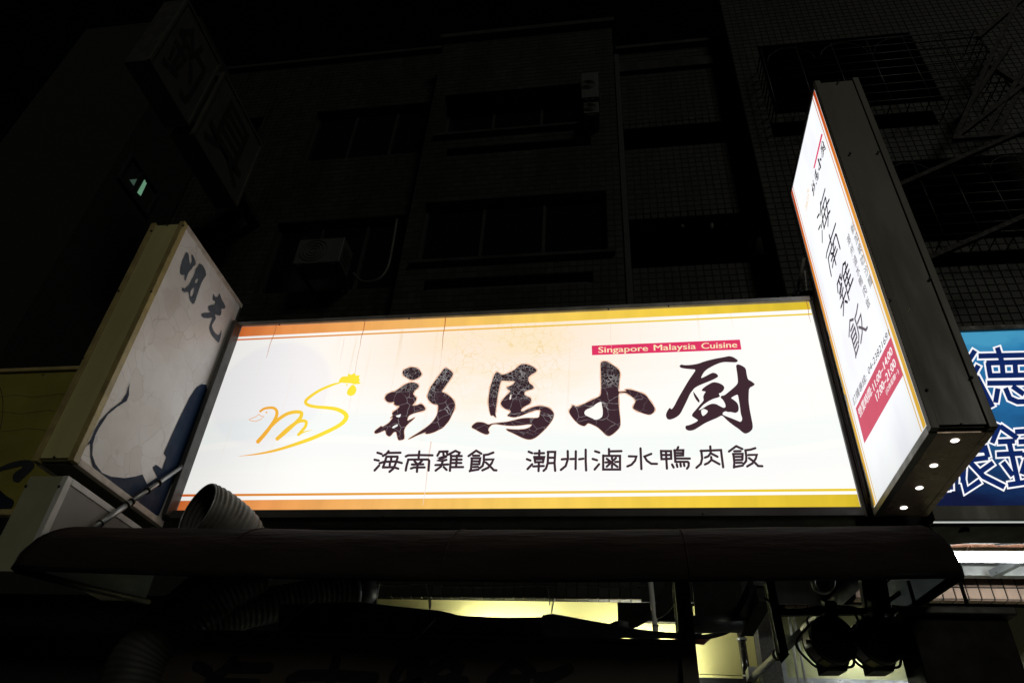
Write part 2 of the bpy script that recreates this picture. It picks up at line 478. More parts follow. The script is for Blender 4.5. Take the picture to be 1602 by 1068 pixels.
# windows: reveals, frame, panes
def window(x0, x1, z0, z1, Y, n=3, depth=0.22, open_=()):
    rev = boxes('window_reveal', [(x0-.02, x1+.02, Y+.001, Y+depth, z1, z1+.05), (x0-.02, x1+.02, Y+.001, Y+depth, z0-.05, z0), (x0-.03, x0, Y+.001, Y+depth, z0, z1), (x1, x1+.03, Y+.001, Y+depth, z0, z1)], MATS['plaster_dark'], bld)
    f = .045; yb = Y+depth*0.6
    bars = [(x0, x1, yb, yb+.06, z1-f, z1-.001), (x0, x1, yb, yb+.06, z0+.001, z0+f)]
    for k in range(n+1):
        xx = x0+(x1-x0)*k/n; xx = min(max(xx, x0+f/2), x1-f/2); bars.append((xx-f/2, xx+f/2, yb+.004, yb+.056, z0+f, z1-f))
    wf = boxes('window', bars, MATS['window_frame'], bld)
    for k in range(n):
        a = x0+(x1-x0)*k/n+f/2; b = x0+(x1-x0)*(k+1)/n-f/2
        yy = yb+(.02 if k % 2 else .035)
        box('pane', a, b, yy, yy+.006, z0+f, z1-f, MATS['dark_glass'], wf)
window(w1[0], w1[1], w1[2], w1[3], FY, 3)
window(w2[0], w2[1], w2[2], w2[3], FY, 3, depth=0.55)
window(lw1[0], lw1[1], lw1[2], lw1[3], LY, 3)
window(lw2[0], lw2[1], lw2[2], lw2[3], LY, 3)
window(-6.4, -4.0, lw1[2], lw1[3], LY, 2); window(-6.4, -4.0, lw2[2], lw2[3], LY, 2)
for g in (g1, g2):
    boxes('planter_recess', [(g[0], g[1], FY+.12, FY+.16, g[2], g[3]), (g[0], g[1], FY+.001, FY+.12, g[3]-.01, g[3]+.02), (g[0], g[1], FY+.001, FY+.12, g[2]-.02, g[2]+.01)], MATS['grey_plastic_dark'], bld)
for w in (w1, w2):
    box('window_sill', w[0]-.05, w[1]+.1, FY-.09, FY+.02, w[2]-.06, w[2]-.008, MATS['plaster_dark'], bld)
for a, b in rb:                                   # balcony openings
    box('balcony_slab', AX1, RX1, RYb, RYb+.9, b, b+.12, MATS['plaster_dark'], bld); box('parapet_cap', AX1, RX1, RYb+.001, RYb+.12, a-.06, a-.001, MATS['plaster_dark'], bld)
boxes('cornice', [(AX0-.05, AX1+.05, FY-.12, FY+.3, ROOF-.02, ROOF+.10), (AX1+.05, RX1, RYb-.1, RYb+.3, zp(1060, 58), zp(1060, 58)+.09), (-7.6, AX0-.05, LY-.1, LY+.3, zp(560, 95, LY), zp(560, 95, LY)+.09), (AX1+.05, RX1, RYb-.07, RYb-.007, zp(1060, 92), zp(1060, 80))], MATS['plaster_dark'], bld)
box('corner_pipe', AX1+.02, AX1+.10, RYb-.10, RYb-.012, 7.0, 13.6, MATS['grey_plastic_dark'], bld)

# arcade behind the shop front: ceiling, yellow wall, shutter box, pillar, glass
YW = 4.7
arc = bld
box('arcade_ceiling', -7.6, 9.9, FY+.25, 8.5, 4.45, 4.58, MATS['concrete'], bld)
box('arcade_beam_back', -7.6, 9.9, FY+.115, FY+.14, BEAM+.004, 4.45, MATS['plaster_dark'], bld)
yx1 = xp(1181, 1010, YW)
yx0 = xp(588, 945, YW)
box('side_wall', -7.6, yx0-.003, YW, YW+.2, 3.2, 4.45, MATS['plaster_dark'], bld)
yw = box('shop_wall', yx0, yx1, YW, YW+.2, 3.2, 4.45, MATS['yellow_wall'], bld)
yw['label'] = 'yellow painted wall above the shop entrance'
zl = zp(1120, 1052, YW)
boxes('wall_moulding', [(xp(1078, 1052, YW)-3, yx1-.02, YW-.03, YW-.002, zl-.02, zl+.03)], MATS['yellow_wall'], bld)
box('shutter_box', -7.6, yx1-.1, YW-.06, YW-.004, 2.4, zl-.06, MATS['grey_plastic_dark'], bld)
box('pillar', yx1+.01, yx1+.20, YW-.25, YW+.3, 0.12, 4.44, MATS['pebbledash'], bld)
# ground floor walls that close the arcade (below the picture)
box('shop_front', -7.6, yx1, YW+.02, YW+.25, 0.12, 3.19, MATS['concrete'], bld)
# pale panel wall and glass right of the pillar
surf('pale_panel', (0.62, 0.62, 0.38), 0.35, var=0.25, scale=2)
box('panel_wall', yx1+.21, 9.9, YW+.35, YW+.5, 0.12, 4.44, MATS['pale_panel'], bld)
m, nt, p = nm('shop_glass')
p.inputs['Base Color'].default_value = (0.9, 0.95, 0.9, 1); p.inputs['Transmission Weight'].default_value = 1.0; p.inputs['IOR'].default_value = 1.2
L(nt, ramp(nt, noise(nt, coords(nt), 3.0), [(0.3, 0.03), (0.7, 0.16)]), p.inputs['Roughness'])
gx0, gx1 = yx1+.22, xp(1445, 1020, YW-.3)
gl = boxes('shop_window', [(gx0, gx0+.05, YW-.12, YW-.05, 2.3, 3.75), (gx1-.05, gx1, YW-.12, YW-.05, 2.3, 3.75), (gx0, gx1, YW-.125, YW-.045, 3.75, 3.80), (gx0, gx1, YW-.122, YW-.05, zp(1320, 1062, YW-.1)-.05, zp(1320, 1062, YW-.1))], MATS['galvanised'], bld)
box('pane', gx0+.05, gx1-.05, YW-.09, YW-.082, 2.3, 3.75, MATS['shop_glass'], gl)
# neighbours' side wall far left, with a small lit stair window
nb = thing('stair_tower', 'dark stair tower at far left with a small greenish lit window', 'building')
SX = -4.9
def sy(x, y): return onX(x, y, SX)
q = [sy(206, 276), sy(216, 275), sy(238, 300), sy(222, 308)]
box('wall', SX-2.5, SX-.05, 2.55, 4.05, 0.12, 14.5, MATS['grout'], nb)
c = sum(q)/4
emit('stair_light', rgb(96, 140, 112), 1.0); emit('stair_light_dim', rgb(52, 72, 62), 1.0)
fr = boxes('window', [(SX-.05, SX-.01, c[1]-.42, c[1]+.42, c[2]-.30, c[2]-.25), (SX-.05, SX-.01, c[1]-.42, c[1]+.42, c[2]+.25, c[2]+.30), (SX-.05, SX-.01, c[1]-.42, c[1]-.38, c[2]-.25, c[2]+.25), (SX-.05, SX-.01, c[1]+.38, c[1]+.42, c[2]-.25, c[2]+.25), (SX-.05, SX-.012, c[1]-.09, c[1]-.03, c[2]-.25, c[2]+.25)], MATS['window_frame'], nb)
def side_pane(loop, mat):
    P = [sy(*k) for k in loop]; P = [np.array([SX-.03, k[1], k[2]]) for k in P]
    Q = [k-np.array([.008, 0, 0]) for k in P]; n = len(P)
    mesh('pane', P+Q, [tuple(range(n)), tuple(range(2*n-1, n-1, -1))]+[(i, i+n, (i+1) % n+n, (i+1) % n) for i in range(n)], mat, fr)
side_pane([(229, 281), (232, 287), (223, 306), (218, 301)], MATS['stair_light'])
side_pane([(206, 281), (217, 280), (212, 290)], MATS['stair_light_dim'])

# ================================================================== the signs
def R_(region, zoomw):
    x0, y0, x1, y1 = region; s = (x1-x0)/zoomw
    return lambda pts: [(x0+a*s, y0+b*s) for a, b in pts]
surf('cabinet_olive', (0.66, 0.62, 0.29), 0.5, var=0.30, scale=3, streak=True)
surf('cabinet_dark', (0.125, 0.125, 0.10), 0.5, var=0.25, scale=3, streak=True)
surf('cabinet_under', (0.75, 0.56, 0.42), 0.30, metal=0.3, var=0.5, scale=5)
surf('trim_grey', (0.34, 0.34, 0.32), 0.45, metal=0.3, var=0.45, scale=7)
surf('trim_dark', (0.06, 0.06, 0.055), 0.5, metal=0.2, var=0.4)
surf('trim_cream', (0.62, 0.56, 0.48), 0.5, var=0.4, scale=12)
surf('trim_olive', (0.46, 0.38, 0.16), 0.45, var=0.4, scale=10)
surf('screw', (0.015, 0.015, 0.015), 0.4)
SB, ST = 3.24, 4.668       # main sign bottom and top
# -------- backlit face of the main sign: white vinyl, printed tints, cracked and rain-streaked
m, nt, p = nm('main_face')
g = N(nt, 'ShaderNodeNewGeometry'); sp = N(nt, 'ShaderNodeSeparateXYZ'); L(nt, g.outputs['Position'], sp.inputs[0])
X, Z = sp.outputs[0], sp.outputs[2]
def smooth(nt, v, a, b):
    t = N(nt, 'ShaderNodeMapRange', interpolation_type='SMOOTHSTEP'); t.inputs[1].default_value = a; t.inputs[2].default_value = b
    L(nt, v, t.inputs[0]); return t.outputs[0]
def disc(nt, cx, cz, r0, r1):
    dx = math_node(nt, 'SUBTRACT', X, cx); dz = math_node(nt, 'SUBTRACT', Z, cz)
    d = math_node(nt, 'SQRT', math_node(nt, 'ADD', math_node(nt, 'MULTIPLY', dx, dx), math_node(nt, 'MULTIPLY', dz, dz)))
    return smooth(nt, d, r1, r0)
c = rgb(255, 254, 250)
warm = disc(nt, 1.95, 4.45, 0.15, 1.75)
colr = mix_col(nt, math_node(nt, 'MULTIPLY', math_node(nt, 'MULTIPLY', warm, smooth(nt, Z, 3.7, 4.5)), 0.95), c, rgb(255, 233, 210))
lilac = math_node(nt, 'MULTIPLY', disc(nt, 0.42, 4.10, 0.38, 0.44), 0.28)
colr = mix_col(nt, lilac, colr, rgb(232, 228, 242))
# pale blue printed waves across the lower part
wv = math_node(nt, 'SINE', math_node(nt, 'ADD', math_node(nt, 'MULTIPLY', X, 1.5), 0.4))
zz = math_node(nt, 'SUBTRACT', Z, math_node(nt, 'ADD', math_node(nt, 'MULTIPLY', wv, 0.10), 3.66))
band = math_node(nt, 'MULTIPLY', smooth(nt, zz, -0.012, 0.0), smooth(nt, zz, 0.20, 0.13))
colr = mix_col(nt, math_node(nt, 'MULTIPLY', band, 0.26), colr, rgb(226, 244, 244))
band2 = math_node(nt, 'MULTIPLY', smooth(nt, zz, -0.30, -0.10), smooth(nt, zz, -0.04, -0.06))
colr = mix_col(nt, math_node(nt, 'MULTIPLY', band2, 0.25), colr, rgb(238, 240, 246))
# aged yellow patches and a web of fine cracks around the upper middle
v = coords(nt)
pt = noise(nt, coords(nt, (0.8, 1, 2.2)), 2.6, 5, 0.6)
mid = disc(nt, 2.02, 4.42, 0.15, 0.85)
colr = mix_col(nt, math_node(nt, 'MULTIPLY', ramp(nt, pt, [(0.42, 0.0), (0.62, 1.0)]), math_node(nt, 'MULTIPLY', mid, 0.6)), colr, rgb(252, 232, 190))
vo = N(nt, 'ShaderNodeTexVoronoi', feature='DISTANCE_TO_EDGE'); vo.inputs['Scale'].default_value = 17
wv2 = N(nt, 'ShaderNodeMixRGB') if False else None
dist = N(nt, 'ShaderNodeVectorMath', operation='ADD'); nz = N(nt, 'ShaderNodeTexNoise'); nz.inputs['Scale'].default_value = 6
L(nt, v, nz.inputs['Vector']); L(nt, v, dist.inputs[0]); sc = N(nt, 'ShaderNodeVectorMath', operation='SCALE'); sc.inputs['Scale'].default_value = 0.10
L(nt, nz.outputs['Color'], sc.inputs[0]); L(nt, sc.outputs[0], dist.inputs[1]); L(nt, dist.outputs[0], vo.inputs['Vector'])
crk = ramp(nt, vo.outputs['Distance'], [(0.0, 1.0), (0.035, 0.0)])
cm = math_node(nt, 'MULTIPLY', math_node(nt, 'MULTIPLY', crk, disc(nt, 2.02, 4.36, 0.12, 0.62)), ramp(nt, noise(nt, v, 4.0), [(0.36, 0.0), (0.50, 1.0)]))
colr = mix_col(nt, math_node(nt, 'MULTIPLY', cm, 0.9), colr, rgb(240, 205, 130))
# rain streaks below the top joints
st = noise(nt, coords(nt, (7.0, 1, 0.22)), 2.2, 3, 0.6)
colr = mix_col(nt, math_node(nt, 'MULTIPLY', ramp(nt, st, [(0.60, 0.0), (0.70, 0.5)]), smooth(nt, Z, 3.3, 4.6)), colr, rgb(238, 214, 180))
fine = ramp(nt, noise(nt, coords(nt, (0.4, 1, 60.0)), 3.0, 2), [(0.3, 0.975), (0.7, 1.0)])
colr = mix_col(nt, 1.0, colr, fine, 'MULTIPLY')
L(nt, colr, p.inputs['Emission Color'])
# the tubes inside end short of the left end, so the light box is a little weaker there
lvl = math_node(nt, 'ADD', math_node(nt, 'MULTIPLY', smooth(nt, X, -0.1, 0.9), 0.22), 0.80)
L(nt, lvl, p.inputs['Emission Strength'])
p.inputs['Base Color'].default_value = (0.05, 0.05, 0.05, 1); p.inputs['Roughness'].default_value = 0.6; p.inputs['Specular IOR Level'].default_value = 0.05

axis_grad('main_band', 0, 0.0, 4.0, [(0.0, rgb(190, 90, 36)), (0.10, rgb(232, 146, 80)), (0.34, rgb(247, 186, 104)), (0.55, rgb(250, 208, 96)), (0.8, rgb(244, 206, 62)), (1.0, rgb(218, 188, 42))])
axis_grad('main_line', 0, 0.0, 4.0, [(0.0, rgb(196, 84, 16)), (0.15, rgb(224, 140, 52)), (0.4, rgb(238, 176, 70)), (0.7, rgb(240, 205, 70)), (1.0, rgb(236, 204, 40))], var=False)
axis_grad('logo_ink', 0, 0.30, 1.05, [(0.0, rgb(232, 150, 50)), (0.3, rgb(244, 184, 60)), (0.62, rgb(252, 222, 64)), (1.0, rgb(255, 236, 64))], var=False)
emit('beak_ink', rgb(240, 170, 120), 1.0); emit('banner_red', rgb(226, 52, 100), 1.0); emit('banner_text', rgb(255, 236, 190), 1.0)
emit('ink_plum', rgb(60, 42, 50), 1.0)
# ink of the big brush characters: cracked, light leaks through
m, nt, p = nm('ink_cracked')
g = N(nt, 'ShaderNodeNewGeometry'); sp = N(nt, 'ShaderNodeSeparateXYZ'); L(nt, g.outputs['Position'], sp.inputs[0])
X, Z = sp.outputs[0], sp.outputs[2]
v = coords(nt)
def cracks(scale, w):
    vo = N(nt, 'ShaderNodeTexVoronoi', feature='DISTANCE_TO_EDGE'); vo.inputs['Scale'].default_value = scale
    nz = N(nt, 'ShaderNodeTexNoise'); nz.inputs['Scale'].default_value = 9; L(nt, v, nz.inputs['Vector'])
    sc = N(nt, 'ShaderNodeVectorMath', operation='SCALE'); sc.inputs['Scale'].default_value = 0.06; L(nt, nz.outputs['Color'], sc.inputs[0])
    ad = N(nt, 'ShaderNodeVectorMath', operation='ADD'); L(nt, v, ad.inputs[0]); L(nt, sc.outputs[0], ad.inputs[1]); L(nt, ad.outputs[0], vo.inputs['Vector'])
    return ramp(nt, vo.outputs['Distance'], [(0.0, 1.0), (w, 0.0)])
dx = math_node(nt, 'MULTIPLY', math_node(nt, 'SUBTRACT', X, 2.05), 0.50)
zlim = math_node(nt, 'ADD', math_node(nt, 'SUBTRACT', Z, 3.95), math_node(nt, 'MULTIPLY', math_node(nt, 'SUBTRACT', noise(nt, v, 5.0), 0.5), 0.45))
fine_m = smooth(nt, math_node(nt, 'SUBTRACT', zlim, math_node(nt, 'MULTIPLY', math_node(nt, 'ABSOLUTE', dx), 0.22)), 0.0, 0.07)
right = smooth(nt, X, 2.95, 2.75)
coarse_m = math_node(nt, 'MULTIPLY', smooth(nt, zlim, -0.32, -0.12), right)
fm = math_node(nt, 'MULTIPLY', fine_m, right)
cr = math_node(nt, 'MAXIMUM', math_node(nt, 'MULTIPLY', cracks(46, 0.085), fm), math_node(nt, 'MULTIPLY', cracks(13, 0.022), coarse_m))
body = mix_col(nt, math_node(nt, 'MULTIPLY', fm, 0.6), rgb(62, 40, 48), rgb(38, 26, 29))
L(nt, mix_col(nt, math_node(nt, 'MULTIPLY', cr, ramp(nt, noise(nt, v, 14.0, 5, 0.7), [(0.38, 0.08), (0.60, 1.0)])), body, rgb(176, 172, 172)), p.inputs['Emission Color'])
p.inputs['Emission Strength'].default_value = 1.0; p.inputs['Base Color'].default_value = (0.01, 0.01, 0.01, 1); p.inputs['Roughness'].default_value = 0.6; p.inputs['Specular IOR Level'].default_value = 0.05

sg = thing('shop_sign', 'long glowing white and yellow restaurant sign with brush lettering and rooster logo', 'sign')
box('cabinet', 0.012, 4.0, 0.03, 0.34, SB-.05, ST+.03, MATS['trim_dark'], sg)
face = box('face_panel', 0.04, 3.985, 0.0, 0.028, SB, ST, MATS['main_face'], sg)
def main_pt(x, y, d): return onY(x, y, -d)
def strip(name, top, bot, mat, parent=face, d=0.003, n=16):
    """printed stripe between two pixel lines; ends are clipped to the panel"""
    V, Fc = [], []
    for i in range(n+1):
        for line in (top, bot):
            (xa, ya), (xb, yb) = line
            t = i/n; P = onY(xa+(xb-xa)*t, ya+(yb-ya)*t, -d); P[0] = min(max(P[0], 0.042), 3.983); P[2] = min(max(P[2], SB+.001), ST-.001); V.append(P)
    for i in range(n): Fc.append((2*i, 2*i+2, 2*i+3, 2*i+1))
    return mesh(name, V, orient(V, Fc, (0, -1, 0)), mat, parent)
strip('colour_band', ((355, 500), (1290, 455)), ((355, 527.5), (1290, 483)), MATS['main_band'])
strip('colour_line', ((355, 531), (1290, 489.0)), ((355, 533.2), (1290, 491.6)), MATS['main_line'])
strip('colour_line', ((255, 773), (1360, 763.5)), ((255, 776.6), (1360, 767.5)), MATS['main_line'])
strip('colour_band', ((255, 783), (1360, 772.5)), ((255, 815), (1360, 810)), MATS['main_band'])
# frame around the face
fr_o = []
box('frame_rail', 0.012, 3.99, -0.022, 0.03, ST+.001, ST+.034, MATS['trim_grey'], sg, .004)
box('frame_rail', 0.012, 3.99, -0.035, 0.03, SB-.052, SB-.001, MATS['trim_dark'], sg, .004)
box('frame_rail', 0.006, 0.039, -0.085, 0.03, SB-.05, ST+.0, MATS['trim_dark'], sg, .004)
box('frame_rail', 3.986, 4.004, -0.02, 0.03, SB-.05, ST+.0, MATS['trim_dark'], sg, .003)
def screws(pts, parent, fn, r=0.007, nrm=(0, -1, 0)):
    a = np.asarray(nrm, float)
    for q in pts:
        P = np.asarray(fn(*q), float)
        tube('screw', [P-a*.002, P+a*.004, P+a*.006], [r, r, r*.5], MATS['screw'], parent, 8)
screws([(437, 508), (640, 498.5), (952, 484), (1046, 479.0)], sg, lambda x, y: onY(x, y, -.023), 0.006)
screws([(600, 806), (880, 806), (1100, 803)], sg, lambda x, y: onY(x, y, -.036), 0.005)

# rain streaks that start at the top joints
emit('rain_stain', rgb(190, 112, 64), .9); emit('rain_stain_pale', rgb(248, 224, 206), .97)
for (xa, ya), (xb, yb), w, mt in (((697, 496), (691, 548), 1.7, 'rain_stain'), ((691, 548), (686, 600), 1.2, 'rain_stain_pale'), ((433, 508), (416, 560), 1.3, 'rain_stain'), ((571, 503), (562, 545), 1.4, 'rain_stain'), ((562, 545), (546, 640), 1.5, 'rain_stain_pale'), ((539, 528), (531, 570), 1.0, 'rain_stain_pale'), ((674, 690), (662, 790), 2.2, 'rain_stain_pale'), ((1262, 472), (1268, 505), 1.3, 'rain_stain'), ((955, 506), (956, 545), 1.0, 'rain_stain_pale'), ((629, 524), (627, 550), .9, 'rain_stain_pale')):
    pr = Print(main_pt, start=.0034); pts = [(xa+(xb-xa)*t+.5*math.sin(t*9+xa), ya+(yb-ya)*t) for t in np.linspace(0, 1, 9)]
    pr.stroke(pts, list(np.linspace(w, w*.25, 9)), False); pr.build('rain_streak', MATS[mt], face)
# -------- the four brush characters
RA = R_((570, 560, 730, 700), 1221); RB = R_((720, 560, 880, 700), 1221); RC = R_((880, 550, 1040, 690), 1221); RD = R_((1035, 550, 1195, 690), 1221); RE = R_((360, 575, 580, 725), 1566)
CH = {}
CH['new'] = [[RA([(455,160),(480,135),(520,118),(565,105),(620,115),(660,140),(685,185),(675,215),(640,240),(585,262),(550,258),(500,232),(460,200)])],
 [RA([(245,465),(270,430),(320,405),(360,400),(440,345),(500,305),(545,290),(600,290),(640,312),(655,335),(640,355),(605,385),(578,425),(600,450),(625,475),(615,510),(590,540),(570,568),(630,562),(672,543),(705,560),(730,600),(725,620),(690,630),(600,655),(550,675),(525,695),(508,750),(560,728),(612,700),(580,735),(510,795),(480,840),(472,880),(480,940),(472,970),(410,983),(395,950),(383,890),(378,878),(350,882),(325,915),(300,937),(262,915),(252,870),(245,858),(190,885),(135,903),(117,885),(130,862),(170,832),(200,808),(215,820),(250,800),(295,770),(322,735),(345,700),(300,722),(340,688),(330,660),(345,640),(390,610),(415,585),(420,570),(365,562),(352,545),(360,520),(310,530),(270,520),(248,490)]),
  RA([(372,688),(400,680),(440,665),(430,690),(425,705),(395,705)]), RA([(330,830),(345,810),(400,785),(398,810),(370,825),(345,838)])],
 [RA([(952,122),(980,115),(1020,140),(1060,180),(1055,205),(1015,270),(955,350),(920,400),(970,420),(1030,460),(1070,510),(1085,555),(1075,610),(1050,670),(1010,750),(970,795),(940,830),(880,860),(830,885),(760,905),(720,900),(740,880),(690,898),(620,925),(560,955),(515,972),(560,940),(650,885),(740,825),(800,775),(840,725),(870,670),(882,600),(880,560),(860,552),(820,548),(780,515),(755,480),(752,440),(770,395),(800,330),(860,250),(910,180)])]]
CH['horse'] = [[RB([(412,190),(440,160),(475,185),(500,200),(560,185),(640,145),(690,100),(740,67),(800,75),(870,100),(915,140),(905,165),(850,195),(815,225),(812,265),(830,305),(865,325),(880,350),(860,372),(800,385),(770,400),(765,440),(800,455),(840,475),(850,505),(830,545),(780,570),(745,590),(720,625),(740,640),(800,612),(880,580),(940,570),(1010,575),(1070,600),(1110,640),(1122,680),(1100,740),(1040,820),(970,890),(905,945),(850,970),(800,970),(740,950),(680,920),(620,890),(570,870),(540,842),(620,850),(700,852),(780,845),(830,825),(865,790),(800,790),(740,800),(650,808),(560,805),(480,795),(430,785),(380,790),(345,825),(332,855),(350,890),(330,910),(300,910),(240,885),(180,850),(137,830),(140,805),(190,765),(240,762),(290,770),(335,795),(380,780),(460,770),(560,760),(640,740),(720,720),(800,712),(880,715),(940,710),(950,660),(960,615),(900,620),(850,635),(790,660),(720,690),(650,708),(590,700),(557,685),(590,660),(605,625),(540,608),(500,575),(480,540),(500,505),(540,455),(590,410),(600,385),(570,375),(548,350),(590,335),(640,305),(655,275),(600,272),(540,270),(490,265),(475,310),(460,380),(445,460),(435,540),(425,620),(420,670),(432,715),(405,695),(390,680),(378,690),(360,680),(345,610),(335,520),(345,420),(360,340),(385,260)]),
  RB([(612,420),(605,495),(585,492),(595,450)])]]
CH['small'] = [[RC([(452,135),(480,115),(520,112),(580,145),(640,185),(680,225),(688,260),(680,330),(670,420),(665,475),(700,478),(770,470),(745,455),(760,447),(830,455),(930,485),(1000,520),(1040,580),(1085,640),(1105,685),(1085,730),(1040,755),(960,735),(880,700),(838,675),(850,640),(875,590),(860,560),(800,515),(760,490),(700,490),(670,495),(668,580),(675,680),(690,800),(692,870),(680,910),(640,950),(600,985),(555,1008),(520,995),(470,945),(420,900),(350,865),(305,850),(285,870),(260,890),(200,870),(140,815),(95,755),(78,720),(85,690),(110,660),(120,632),(170,660),(250,625),(340,580),(420,545),(458,520),(462,420),(460,280)]),
  RC([(465,590),(470,640),(482,700),(480,750),(470,780),(430,805),(385,812),(370,800),(300,770),(270,755),(258,725),(280,690),(360,660),(400,620)])]]
CH['kitchen'] = [[RD([(210,172),(235,150),(270,160),(340,158),(430,145),(520,112),(640,82),(740,65),(810,50),(860,65),(905,95),(912,112),(890,128),(820,125),(750,122),(690,135),(620,165),(540,210),(500,250),(465,320),(520,295),(580,262),(615,248),(655,260),(680,290),(660,310),(600,340),(520,372),(440,405),(390,435),(372,460),(340,500),(300,590),(260,670),(230,730),(200,765),(150,795),(95,812),(65,800),(50,760),(60,720),(97,662),(118,690),(150,650),(200,550),(270,430),(330,330),(380,260),(410,212),(340,208),(270,200),(230,192)])],
 [RD([(375,470),(400,500),(450,570),(455,595),(445,610),(410,570),(385,520)])],
 [RD([(475,460),(500,430),(550,395),(615,360),(680,370),(730,395),(752,425),(740,460),(710,490),(680,498),(700,530),(680,545),(620,560),(560,590),(500,630),(450,685),(442,695),(470,690),(500,670),(545,640),(600,618),(650,622),(700,650),(740,670),(765,660),(760,620),(730,570),(705,550),(710,525),(750,520),(800,480),(860,430),(905,385),(912,350),(905,280),(895,210),(888,165),(905,148),(950,160),(1005,195),(1015,260),(1030,330),(1070,350),(1115,385),(1100,405),(1045,432),(1040,520),(1040,600),(1055,700),(1075,800),(1090,880),(1085,925),(1050,960),(1005,978),(975,968),(920,920),(860,880),(790,825),(750,785),(720,757),(660,790),(600,815),(520,850),(450,895),(385,935),(330,943),(295,930),(282,905),(290,880),(330,875),(400,845),(440,818),(395,790),(360,765),(370,735),(410,690),(460,630),(505,580),(495,540),(510,500),(530,475),(490,470)]),
  RD([(470,700),(500,680),(525,688),(555,705),(540,735),(495,770),(480,750)]),
  RD([(825,552),(870,525),(910,508),(920,560),(935,650),(945,740),(962,790),(960,820),(940,838),(900,820),(840,795),(800,780),(760,765),(727,748),(732,725),(765,708),(790,720),(830,718),(880,732),(918,712),(922,660),(905,610),(860,572)])]]
emit('ink_halo', rgb(249, 206, 178), .97)
for k in ('new', 'horse', 'small', 'kitchen'):
    pr = Print(main_pt, start=.0042)
    for loops in CH[k]: pr.poly(loops)
    ch = pr.build('character', MATS['ink_cracked'], face)
    if k != 'kitchen':                       # edge glow painted as a peach halo around the ink
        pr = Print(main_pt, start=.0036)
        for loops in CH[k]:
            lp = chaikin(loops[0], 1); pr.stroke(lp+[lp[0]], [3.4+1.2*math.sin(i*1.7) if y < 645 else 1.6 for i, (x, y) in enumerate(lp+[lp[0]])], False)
        pr.build('glow_halo', MATS['ink_halo'], face)
# -------- logo: duck and rooster drawn as the letters m and s
LOGO = [(spline(RE(a), 5), w) for a, w in (
 ([(335,485),(380,455),(440,445),(490,450),(520,485),(515,540),(480,610),(400,720),(310,822)], (20, 38)),
 ([(310,822),(420,690),(520,590),(620,520),(700,495),(760,492),(795,505),(780,560),(700,640),(600,730),(525,790)], (30, 36)),
 ([(525,790),(640,680),(740,610),(800,590),(845,600),(840,650),(800,700),(760,745)], (34, 26)),
 ([(760,745),(820,715),(920,692)], (24, 2)),
 ([(1230,165),(1140,190),(1000,250),(880,330),(840,380),(870,415),(960,435),(1080,445),(1180,460),(1260,495),(1295,540),(1270,595),(1200,650),(1050,725),(900,790),(700,860),(500,920),(300,960),(95,985)], None))]
def logo(fn, parent, ink, toward, start=0.004, scale=1.0):
    pr = Print(fn, toward=toward, start=start); zs = 220/1566*scale*1.16
    for n_, (pts, w) in enumerate(LOGO):
        if n_ == 4:
            pr.stroke(RE([(402,497),(408,497)]), 14*zs); pr.build('duck_letter', ink, parent); pr = Print(fn, toward=toward, start=start)
        n = len(pts)
        if w is None:
            ks = [10, 22, 25, 28, 30, 30, 30, 32, 36, 42, 44, 40, 36, 36, 36, 30, 24, 14, 2]
            ww = np.interp(np.linspace(0, 1, n), np.linspace(0, 1, len(ks)), ks)
        else: ww = np.linspace(w[0], w[1], n)
        pr.stroke(pts, [k*zs for k in ww])
    pr.poly([RE([(1205,158),(1225,120),(1250,98),(1310,95),(1315,62),(1345,80),(1385,58),(1400,85),(1445,85),(1432,118),(1450,130),(1435,150),(1455,178),(1390,185),(1340,172),(1270,170)])], 0)
    pr.poly([RE([(1355,190),(1310,240),(1298,280),(1310,305),(1345,315),(1385,300),(1410,250),(1400,215),(1375,188)])])
    pr.stroke(RE([(1297,192),(1303,192)]), 14*zs)
    return pr.build('rooster_letter', ink, parent)
logo(main_pt, face, MATS['logo_ink'], (0, -1, 0))
pr = Print(main_pt, start=0.005); pr.stroke(RE([(210,575),(285,545),(322,518),(345,540),(380,540),(340,575),(285,597),(235,590),(210,577)]), 7*220/1566, False); pr.build('logo_beak', MATS['beak_ink'], face)
# -------- red banner with its lettering
def main_quad(s, bl, br, tl, pr, bold=0.0):
    v, f = text2d(s, bold); bl, br, tl = map(np.array, (bl, br, tl))
    pr.add([tuple(bl+(br-bl)*a+(tl-bl)*b) for a, b in v], f)
pr = Print(main_pt, start=0.003); pr.poly([[(925.7, 540.5), (1157.5, 531), (1160, 546.6), (926.2, 555.4)]], 0); ban = pr.build('banner', MATS['banner_red'], face)
for s, x0, x1 in (('Singapore', 935.8, 1013.5), ('Malaysia', 1022.5, 1088.5), ('Cuisine', 1097.0, 1153.0)):
    yb = lambda x: 552.3-(x-925)*0.0395
    desc = 2.8 if s != 'Cuisine' else 0.0
    pr = Print(main_pt, start=0.0045)
    for dx in (0, .55): main_quad(s, (x0+.4+dx, yb(x0)+desc), (x1+.4+dx-.5, yb(x1)+desc), (x0+dx, yb(x0)-9.2), pr, 0.0)
    pr.build('banner_word', MATS['banner_text'], face)
